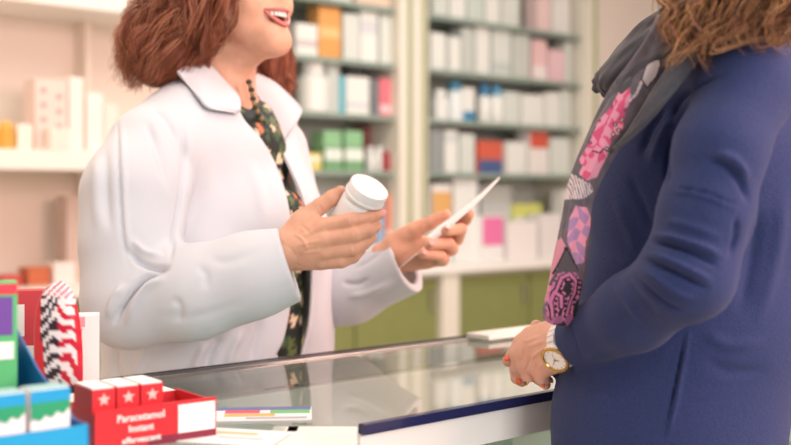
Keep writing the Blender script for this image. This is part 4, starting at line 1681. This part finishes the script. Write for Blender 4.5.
pal = chainh([(574, 344, 1.370, 21), (560, 338, 1.382, 16), (523, 342, 1.395, 9)]) + chainh([(560, 345, 1.378, 18), (519, 354, 1.388, 9.5)]) + chainh([(560, 352, 1.378, 17), (526, 366, 1.382, 9.5)]) + \
    chainh([(560, 357, 1.38, 14), (540, 371, 1.378, 9)]) + chainh([(540, 347, 1.39, 18), (532, 352, 1.39, 15)]) + chainh([(553, 332, 1.39, 13), (530, 334, 1.40, 8)])
lh2 = [(pal, .007, 0),
       (chainh([(522, 342, 1.396, 8.5), (514.5, 354, 1.400, 7), (517, 367, 1.408, 6.2)]), .002, .003),
       (chainh([(520, 354, 1.388, 8.8), (518, 368, 1.391, 7.4), (527, 378, 1.402, 6.2)]), .002, .0025),
       (chainh([(527, 365, 1.382, 8.8), (529, 376, 1.384, 7.4), (538, 382, 1.396, 6.2)]), .002, .0025),
       (chainh([(540, 370, 1.378, 8.5), (541, 378, 1.380, 6.8), (548, 381.5, 1.392, 5.6)]), .002, .0025)]
hl = [([(524, 348), (523, 356), (520, 364)], -.0010, 1.5), ([(531, 356), (528, 364), (524, 374)], -.0012, 1.5), ([(536, 362), (536, 371), (536, 380)], -.0012, 1.5),
      ([(548, 340), (536, 344), (526, 347)], .0009, 2.0), ([(549, 347), (538, 353), (530, 360)], .0009, 1.8), ([(549, 356), (543, 363), (541, 369)], .0008, 1.8),
      ([(541, 335), (530, 340), (521, 342)], .0007, 1.6)]
LH2 = hand_mesh(lh2, Q(498, 395, 1.28) - [0, 0, .0], Q(610, 305, 1.44), 0.0015, hl)
rh2 = [(chainh([(570, 344, 1.435, 17), (545, 345, 1.430, 16), (528, 352, 1.425, 12)]) + chainh([(545, 345, 1.43, 15), (536, 362, 1.42, 12)]), .006, 0),
       (chainh([(528, 352, 1.425, 8), (514, 354, 1.415, 6.8), (508.5, 361, 1.404, 6.2)]), .002, .003),
       (chainh([(530, 362, 1.42, 7.5), (516, 370, 1.412, 6.5), (516.5, 378, 1.404, 5.8), (522, 381.5, 1.398, 5.5)]), .002, .003),
       (chainh([(540, 366, 1.415, 7.5), (538, 378, 1.408, 6.3), (546, 385, 1.396, 5)]), .002, .003),
       (chainh([(552, 340, 1.425, 10), (543, 330, 1.415, 7), (536, 325.5, 1.405, 5.8)]), .003, .005)]
RH2 = hand_mesh(rh2, Q(498, 398, 1.32), Q(590, 312, 1.47), 0.0016)
for hm in (LH2, RH2):
    hm[0][:, 2] = np.maximum(hm[0][:, 2], ZT + .0025)
Vb, Fb = merge([body, LH2, RH2])
kid(link_mesh('body', Vb, Fb, M_skin2), cu)
for tip, back, f_, r_ in (((508.5, 361, 1.404), (514, 354, 1.415), (-.5, -.8, 0), 6.2), ((522, 381, 1.398), (516.5, 378, 1.404), (-.2, -.9, -.1), 5.5), ((546, 384, 1.396), (538, 378, 1.408), (0, -.9, -.2), 4.6)):
    p = Qh(*tip)
    p[2] = max(p[2], ZT + .007)
    kid(nail(p, Qh(*back), f_, rp(r_, 1.4), M_nail2, None), cu)
# ring on the finger
rp_ = Qh(527.5, 380, 1.396)
kid(MB().tube([rp_ + .0078 * (math.cos(a) * nz((0.5, -.2, .8)) + math.sin(a) * nz((0.1, -1, -.2))) for a in np.linspace(0, 6.28, 25)[:-1]], .0009, 8, True).build('ring', cm((214, 180, 110), .25), None, smooth=True), cu)
for s in (-1, 1):
    e_ = MB().ball(L2(.031 * s, .080, .008), .0115, 18, 12).build('eye', M_eye, None, smooth=True)
    kid(e_, cu)
    i_ = MB().ball(L2(.031 * s, .0865, .008), .0060, 14, 10).build('iris', M_iris, None, smooth=True)
    i_.parent = e_
    i_.matrix_parent_inverse = Matrix.Identity(4)
m_ = MB()
lipu = catmull([(-.024, .083, -.060), (0, .0935, -.058), (.024, .083, -.060)], 16)
m_.tube([L2(*p) for p in lipu], [.001 + .004 * math.sin(math.pi * i / 15) for i in range(16)], 8)
kid(m_.build('lips', M_lip, None, smooth=True), cu)

# ---- cardigan
v = Vol((.08, 1.02, .78), (.60, 1.58, 1.46), 0.0030)
FB = (LC, 0.95)
v.group([cap(Q(714, 105, 1.32), Q(706, 190, 1.335), rp(88, 1.3), rp(112, 1.3), FB), cap(Q(706, 190, 1.335), Q(692, 320, 1.335), rp(112, 1.3), rp(113, 1.3), FB),
         cap(Q(692, 320, 1.335), Q(667, 420, 1.335), rp(113, 1.3), rp(112, 1.3), FB), cap(Q(667, 420, 1.335), Q(666, 450, 1.335), rp(112, 1.3), rp(113, 1.3), FB)], .03, 0)
v.group([cap(Q(742, 92, 1.17), Q(722, 52, 1.27), rp(50, 1.17), rp(46, 1.27)), cap(Q(722, 52, 1.27), Q(712, 95, 1.44), rp(46, 1.27), rp(40, 1.44))], .03, .05)
def sleeve2(pts, endp, endd, R, rin, kin=.02):
    tmp = Vol(v.lo, v.lo + v.h * (v.n - 1), v.h)
    tmp.group(chain(pts), kin, 0)
    tmp.group([half(endp, endd, R)], 0, 0, sub=True)
    tmp.group([cap(endp - endd * .05, endp + endd * .03, rin, rin)], 0, 0.001, sub=True)
    return tmp.D[:v.D.shape[0], :v.D.shape[1], :v.D.shape[2]]


we = Q(582, 340, 1.305)
wdir = nz(Q(567, 346, 1.335) - Q(632, 313, 1.20))
S1_ = sleeve2([(746, 88, 1.165, 47), (720, 150, 1.13, 43), (706, 212, 1.125, 44), (688, 274, 1.12, 44), (634, 312, 1.20, 37), (560, 350, 1.35, 28)], we, wdir, .075, rp(22, 1.33))
v.D = smin(v.D, S1_, .008)
S2_ = sleeve2([(704, 120, 1.43, 42), (690, 220, 1.46, 38), (684, 300, 1.465, 36), (580, 338, 1.445, 26)], Q(585, 335, 1.445), nz((-1, 0, -.1)), .06, rp(18, 1.44))
v.D = smin(v.D, S2_, .008)
v.group([cap((.372, 1.29, 1.37), (.378, 1.285, 1.50), .060, .072)], 0, .004, sub=True)
V, Fq = v.mesh(3)
fl = [([(668, 187), (690, 190), (716, 197), (747, 211)], -.0022, 1.4), ([(668, 190), (690, 193), (716, 200), (747, 214)], .0022, 2.2),
      ([(672, 128), (678, 104), (700, 84), (730, 74)], -.0035, 2.6), ([(668, 190), (667, 160), (672, 130)], -.005, 3.0),
      ([(700, 160), (724, 165), (742, 184), (750, 208)], -.0045, 3.5), ([(710, 154), (734, 160), (750, 182)], .0035, 5),
      ([(645, 240), (672, 246), (700, 256), (722, 270)], -.0055, 2.6), ([(648, 234), (676, 239), (704, 248), (728, 260)], .0045, 3.2),
      ([(642, 252), (668, 260), (694, 272), (716, 284)], .0045, 3.2), ([(640, 258), (664, 268), (690, 281), (712, 292)], -.005, 2.6),
      ([(636, 266), (656, 278), (678, 292), (700, 300)], .004, 3.0), ([(630, 272), (648, 290), (668, 306), (688, 312)], -.0035, 2.6),
      ([(612, 285), (628, 302), (644, 325)], .002, 4), ([(625, 278), (642, 300), (660, 318)], -.002, 3.5),
      ([(735, 215), (736, 235), (728, 262)], -.003, 3), ([(663, 220), (690, 226), (728, 240)], .0018, 4),
      ([(686, 326), (680, 360), (672, 400), (662, 446)], -.0035, 1.5), ([(690, 326), (684, 360), (676, 400), (666, 446)], .0022, 2.2),
      ([(627, 175), (640, 200), (655, 235)], -.003, 5), ([(612, 190), (630, 230), (640, 262)], .002, 7),
      ([(640, 160), (650, 130), (668, 104)], -.004, 4), ([(650, 170), (660, 140), (676, 112)], .003, 5),
      ([(760, 200), (752, 260), (738, 320)], -.003, 8), ([(785, 180), (775, 260), (755, 330)], .003, 9),
      ([(700, 360), (735, 372), (775, 368)], -.002, 7), ([(576, 385), (600, 398), (640, 396)], .0015, 8), ([(700, 330), (730, 345), (770, 340)], .002, 7),
      ([(570, 322), (576, 340), (584, 366)], -.0010, 1.5)]
V = folds(V, Fq, [(l_, a_ * 1.6, w_ * .85) for l_, a_, w_ in fl])
card = kid(link_mesh('cardigan', V, Fq, M_navyk), cu)
VK = V

# ---- scarf
def tube_sheet(cl, n, m, thick, name, m_, colf=None, rough=0.0, seed=3, parent=None):
    """cl: (px,py,Y,half width px); elliptical folded cloth roll with soft pleats"""
    C = catmull([np.array(c, float) for c in cl], n)
    g = np.random.default_rng(seed)
    ph1, ph2 = g.uniform(0, 6, 2)
    V, Cc, uv = [], [], []
    for i in range(n):
        c = Q(*C[i, :3])
        a = C[max(i - 1, 0)]
        b = C[min(i + 1, n - 1)]
        t = nz(Q(*b[:3]) - Q(*a[:3]))
        s = nz(np.cross(t, (0, 1, 0)))
        d = np.cross(s, t)
        hw = rp(C[i, 3], C[i, 2])
        for j in range(m):
            an = 2 * math.pi * j / m
            ple = 1 + rough * (math.sin(5 * an + 3 * i / n * 6 + ph1) * .5 + math.sin(9 * an - 9 * i / n + ph2) * .3)
            V.append(c + s * hw * math.cos(an) * (1 + (ple - 1) * .5) + d * thick * math.sin(an) * ple)
            uv.append((i / (n - 1), math.cos(an), math.sin(an)))
            if colf:
                u_ = math.cos(an)
                q = C[i, :2]
                t2 = C[min(i + 1, n - 1), :2] - C[max(i - 1, 0), :2]
                t2 = t2 / (np.linalg.norm(t2) + 1e-9)
                pxy = q + np.array([-t2[1], t2[0]]) * u_ * C[i, 3] * -1
                Cc.append(colf(pxy[0], pxy[1]))
    V = np.array(V)
    fs = []
    for i in range(n - 1):
        for j in range(m):
            fs.append((i * m + j, (i + 1) * m + j, (i + 1) * m + (j + 1) % m, i * m + (j + 1) % m))
    fs = [tuple(f) for f in fs] + [tuple(range(m)), tuple(range((n - 1) * m, n * m))[::-1]]
    return link_mesh(name, V, fs, m_, parent, colors=np.array(Cc) if colf else None)


def in_poly(x, y, P):
    c = False
    j = len(P) - 1
    for i in range(len(P)):
        if (P[i][1] > y) != (P[j][1] > y) and x < (P[j][0] - P[i][0]) * (y - P[i][1]) / (P[j][1] - P[i][1]) + P[i][0]:
            c = not c
        j = i
    return c


def seg_d(x, y, line):
    return pdist(np.array([[x, y]]), line)[0][0]


Gy, Gd, Pk, Pl, Wh, Bk, Lv = [np.array(s2l(c)) for c in ((104, 98, 108), (66, 62, 70), (222, 88, 132), (236, 158, 184), (222, 208, 212), (30, 28, 34), (176, 140, 184))]
flower = [(628, 82), (632, 96), (626, 108), (622, 128), (612, 136), (606, 150), (590, 168), (578, 160), (590, 140), (600, 118), (612, 104), (620, 88)]
wpetal = [(656, 56), (659, 62), (655, 76), (646, 86), (641, 78), (645, 64)]
butter = [(567, 170), (590, 182), (592, 190), (586, 196), (568, 198), (562, 200), (566, 186)]
lav = [(574, 204), (586, 206), (590, 224), (584, 240), (583, 262), (574, 262), (566, 240), (568, 218)]
pinkL = [(560, 236), (566, 246), (562, 262), (556, 300), (546, 300), (548, 272), (553, 250)]
pinkT = [(596, 142), (608, 150), (596, 176), (586, 178), (578, 172), (585, 155)]
tri = [(565, 246), (577, 270), (581, 284), (549, 284)]
dk = [(562, 268), (582, 280), (580, 322), (544, 322), (550, 290)]
swirl = [(555, 288), (560, 276), (568, 272), (575, 280), (574, 292), (569, 300), (566, 312)]
swirl2 = [(552, 312), (549, 300), (553, 290), (560, 294), (560, 304)]
rngs = np.random.default_rng(8)


def pattern(x, y):
    n_ = math.sin(x * .33 + 2 * math.sin(y * .11)) * math.sin(y * .27 + 1.5 * math.sin(x * .2))
    c = Gy * (1 + .15 * n_)
    if in_poly(x, y, flower):
        c = Pk if n_ > -.1 else Pl
        for cx_, cy_ in ((618, 128), (613, 132), (622, 118), (615, 122), (606, 146)):
            d = math.hypot(x - cx_, y - cy_)
            if d < 1.2:
                return Wh
            if d < 2.2:
                return Bk
        if min(math.hypot(x - px_, y - py_) for px_, py_ in flower) < 2.2:
            c = Bk * .5 + Pk * .5
        if seg_d(x, y, [(626, 88), (612, 112), (600, 138)]) < 1.0:
            c = Pl
    if in_poly(x, y, pinkT):
        c = Pl if n_ > -.2 else Pk
        if seg_d(x, y, [(606, 144), (599, 150), (592, 148)]) < .8:
            return Bk
    if in_poly(x, y, wpetal):
        c = Wh
    if seg_d(x, y, [(641, 80), (636, 92), (630, 98)]) < 1.3:
        c = Wh
    if min(seg_d(x, y, wpetal + wpetal[:1]), 9) < .7:
        c = Bk
    if in_poly(x, y, butter):
        c = Wh
        if abs(math.sin((x - y * .25) * 1.15)) < .38 and x > 568:
            c = Bk
    if in_poly(x, y, lav):
        c = Lv if n_ > 0 else Pl
    if in_poly(x, y, pinkL) or (x < 556 and 262 < y < 300):
        c = Pl * .8
    if in_poly(x, y, tri):
        c = Gy * .7
    if seg_d(x, y, [(565, 246), (577, 270)]) < .7 or seg_d(x, y, [(565, 246), (553, 272)]) < .7 or math.hypot(x - 565, y - 247) < 1.8:
        c = Bk
    if in_poly(x, y, dk) and y > 274:
        c = Bk * 1.1
    if y > 270:
        d = min(seg_d(x, y, swirl), seg_d(x, y, swirl2))
        if d < 1.5 or (abs(d - 4.2) < 1.1 and math.sin(x * 1.3) + math.sin(y * 1.3) > -.2 and d < 6):
            c = np.array(s2l((206, 120, 170)))
    if y > 312 and n_ > 0:
        c = np.array(s2l((160, 96, 140)))
    return c


M_scarf = mat('printed_scarf', (255, 255, 255), 0.75, vcol='pattern', bump=0.25, bscale=700, sheen=.2)
M_scarfg = mat('grey_scarf_cloth', (80, 80, 87), 0.85, noise=.10, nscale=300, bump=0.3, bscale=800, sheen=.08)
sc = tube_sheet([(676, 22, 1.19, 19), (662, 52, 1.19, 22), (640, 88, 1.20, 23), (615, 122, 1.215, 20), (594, 158, 1.23, 16), (580, 196, 1.24, 14), (575, 235, 1.245, 15.5), (567, 275, 1.25, 17), (560, 308, 1.255, 16), (556, 321, 1.26, 13)],
                380, 150, .013, 'scarf', M_scarf, pattern, .22, 3)
tag(sc, 'grey scarf printed with pink flowers hanging down the front of the navy cardigan', 'scarf')
for nm, cl_, th_, sd_ in (('scarf_roll', [(722, -10, 1.21, 16), (690, 16, 1.20, 16), (660, 38, 1.20, 15), (632, 58, 1.21, 14), (613, 76, 1.23, 12.5), (606, 84, 1.27, 9)], .017, 5),
                          ('scarf_roll', [(700, 22, 1.195, 18), (668, 48, 1.19, 14), (640, 72, 1.20, 13), (622, 90, 1.21, 11), (613, 100, 1.23, 7)], .015, 6),
                          ('scarf_roll', [(606, 80, 1.27, 10), (625, 60, 1.36, 14), (660, 30, 1.40, 18), (710, 10, 1.42, 20)], .02, 9),
                          ('scarf_edge', [(700, 40, 1.165, 12), (682, 64, 1.16, 11), (664, 90, 1.165, 10), (648, 112, 1.175, 8), (632, 132, 1.19, 5), (616, 148, 1.205, 3)], .008, 7)):
    tube_sheet(cl_, 90, 60, th_, nm, M_scarfg, None, .16, sd_, parent=sc)

# ---- hair, curly and loose over the shoulder
PAL2 = [(94, 60, 42), (128, 84, 56), (170, 120, 78), (216, 170, 116), (70, 44, 32)]
PP2 = [.26, .32, .22, .10, .10]
v = Vol((.18, 1.04, 1.28), (.62, 1.46, 1.74), 0.004)
v.group([ell(O2 + A2[2] * .04 - A2[1] * .02, (.090, .105, .095), A2)], 0, 0)
v.group(chain([(748, -130, 1.25, 78), (748, -60, 1.22, 72), (750, -10, 1.21, 58), (752, 18, 1.21, 34)]), .03, .03)
V, Fq = v.mesh(3)
kid(link_mesh('hair', V, Fq, M_hair2, colors=np.tile(np.array(s2l((84, 52, 34))), (len(V), 1))), cu)
g = np.random.default_rng(77)


def curls(n, x0, x1, ytop, ylo, yhi, seed, amp, Y0=1.16, drift=-12, Y1=1.12):
    g = np.random.default_rng(seed)
    M = 48
    out = np.zeros((n, M, 3))
    t = np.linspace(0, 1, M)
    for k in range(n):
        xs = g.uniform(x0, x1)
        ye = g.uniform(ylo, yhi)
        xe = xs + g.normal(drift, 12)
        Ya = Y0 + g.uniform(-.01, .07)
        Yb = Y1 + g.uniform(-.01, .05)
        f_ = g.uniform(2.2, 3.8)
        p0 = g.uniform(0, 6.28)
        am = amp * g.uniform(.5, 1.5)
        e = np.clip(t * 1.6, .2, 1) ** 1.2
        X_ = xs + (xe - xs) * t ** 1.3 + am * e * np.sin(6.28 * f_ * t + p0) * 1.0 + g.normal(0, 6) * np.sin(3.14 * t)
        Y_ = ytop + (ye - ytop) * t + am * .45 * e * np.cos(6.28 * f_ * t + p0)
        D_ = Ya + (Yb - Ya) * t + .006 * np.cos(6.28 * f_ * t + p0) * e
        for i in range(M):
            out[k, i] = Q(X_[i], Y_[i], D_[i])
    return out


def locks(seed, n_locks, per, **kw):
    """locks: each a bundle of hairs sharing one curl"""
    base_ = curls(n_locks, seed=seed, **kw)
    g = np.random.default_rng(seed + 1)
    res = []
    t = np.linspace(0, 1, 48)[:, None]
    for b_ in base_:
        for _ in range(per):
            off = g.normal(0, .0022, 3)
            off2 = g.normal(0, .0035, 3)
            res.append(b_ + off + off2 * t ** 2 + (.0012 * np.sin(9 * t + g.uniform(0, 6))))
    return np.array(res)


hs = [locks(61, 90, 10, x0=775, x1=875, ytop=-170, ylo=10, yhi=44, amp=6, Y0=1.24, Y1=1.24, drift=-6),
      locks(63, 60, 10, x0=700, x1=860, ytop=-170, ylo=0, yhi=30, amp=6, Y0=1.36, Y1=1.34, drift=-6),
      locks(31, 150, 12, x0=690, x1=815, ytop=-110, ylo=10, yhi=44, amp=6, Y0=1.12, Y1=1.12, drift=-6),
      locks(33, 46, 8, x0=684, x1=726, ytop=-90, ylo=20, yhi=66, amp=6, Y0=1.14, Y1=1.125, drift=-14),
      locks(35, 24, 5, x0=700, x1=810, ytop=-80, ylo=38, yhi=52, amp=9, Y0=1.11, Y1=1.095, drift=-14)]
for i, h_ in enumerate(hs):
    kid(strands('hair_strands', h_, .00062, M_hair2, None, hair_colors(len(h_), 50 + i, PAL2, PP2)), cu)
# a few single curved wisps seen over the scarf and shoulder
ws = []
for cl_ in ([(690, -20), (700, 10), (712, 30), (700, 46), (672, 58), (668, 70)], [(735, 8), (726, 26), (700, 40), (672, 66)], [(760, 12), (740, 30), (715, 46), (716, 52), (745, 43), (765, 40), (791, 44)],
            [(780, -10), (772, 12), (782, 28), (770, 44), (755, 46)], [(676, -20), (664, -4), (676, 12), (664, 26), (668, 40)], [(712, 0), (718, 18), (706, 34), (700, 30)],
            [(700, -12), (688, 8), (694, 22), (680, 40), (674, 60)], [(665, -20), (658, -2), (668, 10), (660, 22)]):
    b_ = np.array([Q(x, y, 1.125 - (.004 if y > 30 else 0)) for x, y in catmull(cl_, 40)])
    for _ in range(10):
        ws.append(b_ + g.normal(0, .0012, 3) + g.normal(0, .0025, 3) * np.linspace(0, 1, 40)[:, None] ** 2)
kid(strands('hair_strands', np.array(ws), .0006, M_hair2, None, hair_colors(len(ws), 60, PAL2, [.05, .2, .4, .3, .05])), cu)

# ---- watch
wax = nz(Q(610, 327, 1.24) - Q(545, 350, 1.36))       # along the forearm
fc = Q(555.5, 359.5, 1.298)
nrm = nz((-.30, -.86, -.32))
nrm = nz(nrm - .7 * (nrm @ wax) * wax)
wt = tag(empty('wristwatch', tuple(fc)), 'white wristwatch with a gold bezel on the wrist of the navy cardigan', 'watch')
sx = nz(np.cross(wax, nrm))
Rw = Matrix((tuple(nz(np.cross(sx, nrm))), tuple(sx), tuple(nrm))).transposed().to_4x4()
Mw = Matrix.Translation(Vector(fc)) @ Rw
M_gold = mat('gold', (214, 168, 92), 0.25, metal=0.9)
M_cer = mat('white_ceramic', (244, 242, 240), 0.2)
RW = rp(15.2, 1.35)


def wl(prof, name, m, parent):
    o = MB().lathe(prof, 48, Mw).build(name, m, None, smooth=True)
    auto_smooth(o, .6)
    return o


cse = kid(wl([(0, -.006), (RW * .95, -.006), (RW * .98, -.001), (RW * .93, .0005), (0, .0005)], 'case', M_cer, wt), wt)
kid(wl([(RW * .76, .0006), (RW * .98, .0006), (RW * 1.0, .0016), (RW * .93, .0030), (RW * .80, .0032), (RW * .76, .0018)], 'bezel', M_gold, wt), wt)
kid(wl([(0, .0009), (RW * .76, .0009), (RW * .76, .0013), (0, .0013)], 'dial', M_cer, wt), wt)
for ang, ln_, wd_ in ((.5, .55, .0010), (2.6, .40, .0013), (4.3, .6, .0005)):
    q_ = MB()
    q_.box((0, 0, 0), (RW * ln_, wd_, .0004))
    o = q_.build('watch_hand', M_gold, None)
    o.data.transform(Mw @ Matrix.Rotation(ang, 4, 'Z') @ Matrix.Translation((RW * ln_ / 2 - .002, 0, .0018)))
    kid(o, wt)
q_ = MB()
for k in range(12):
    q_.box((RW * .66 * math.cos(k * math.pi / 6), RW * .66 * math.sin(k * math.pi / 6), .0015), (.0016, .0006, .0004), rz=k * math.pi / 6)
o = q_.build('hour_marks', M_gold, None)
o.data.transform(Mw)
kid(o, wt)
# bracelet: links round the wrist
wc = Q(561, 344.5, 1.336)
wc = wc + wax * float((fc - wc) @ wax)
e1 = nz(nrm - (nrm @ wax) * wax)
e2 = np.cross(wax, e1)
q_ = MB()
NL = 26
ra, rb = float((fc - wc) @ e1) - .003, .0275
for k in range(NL):
    a = 2 * math.pi * (k + .5) / NL
    if abs((a + math.pi) % (2 * math.pi) - math.pi) < .38:
        continue
    p = wc + e1 * ra * math.cos(a) + e2 * rb * math.sin(a)
    tg = nz(-e1 * ra * math.sin(a) + e2 * rb * math.cos(a))
    nn = np.cross(tg, wax)
    R_ = Matrix((tuple(wax), tuple(tg), tuple(nn))).transposed()
    for off in (-.0052, 0, .0052):
        q_.box(p + wax * off, (.0046, .0064, .0030), bev=.0009, rot=R_)
kid(q_.build('bracelet', M_cer, None), wt)
legs(0.345, 1.29, math.pi - .1, .74, cu, .09, .112)
for c in list(cu.children):
    if c.name.startswith(('trousers', 'shoe')):
        kid(c, cu)
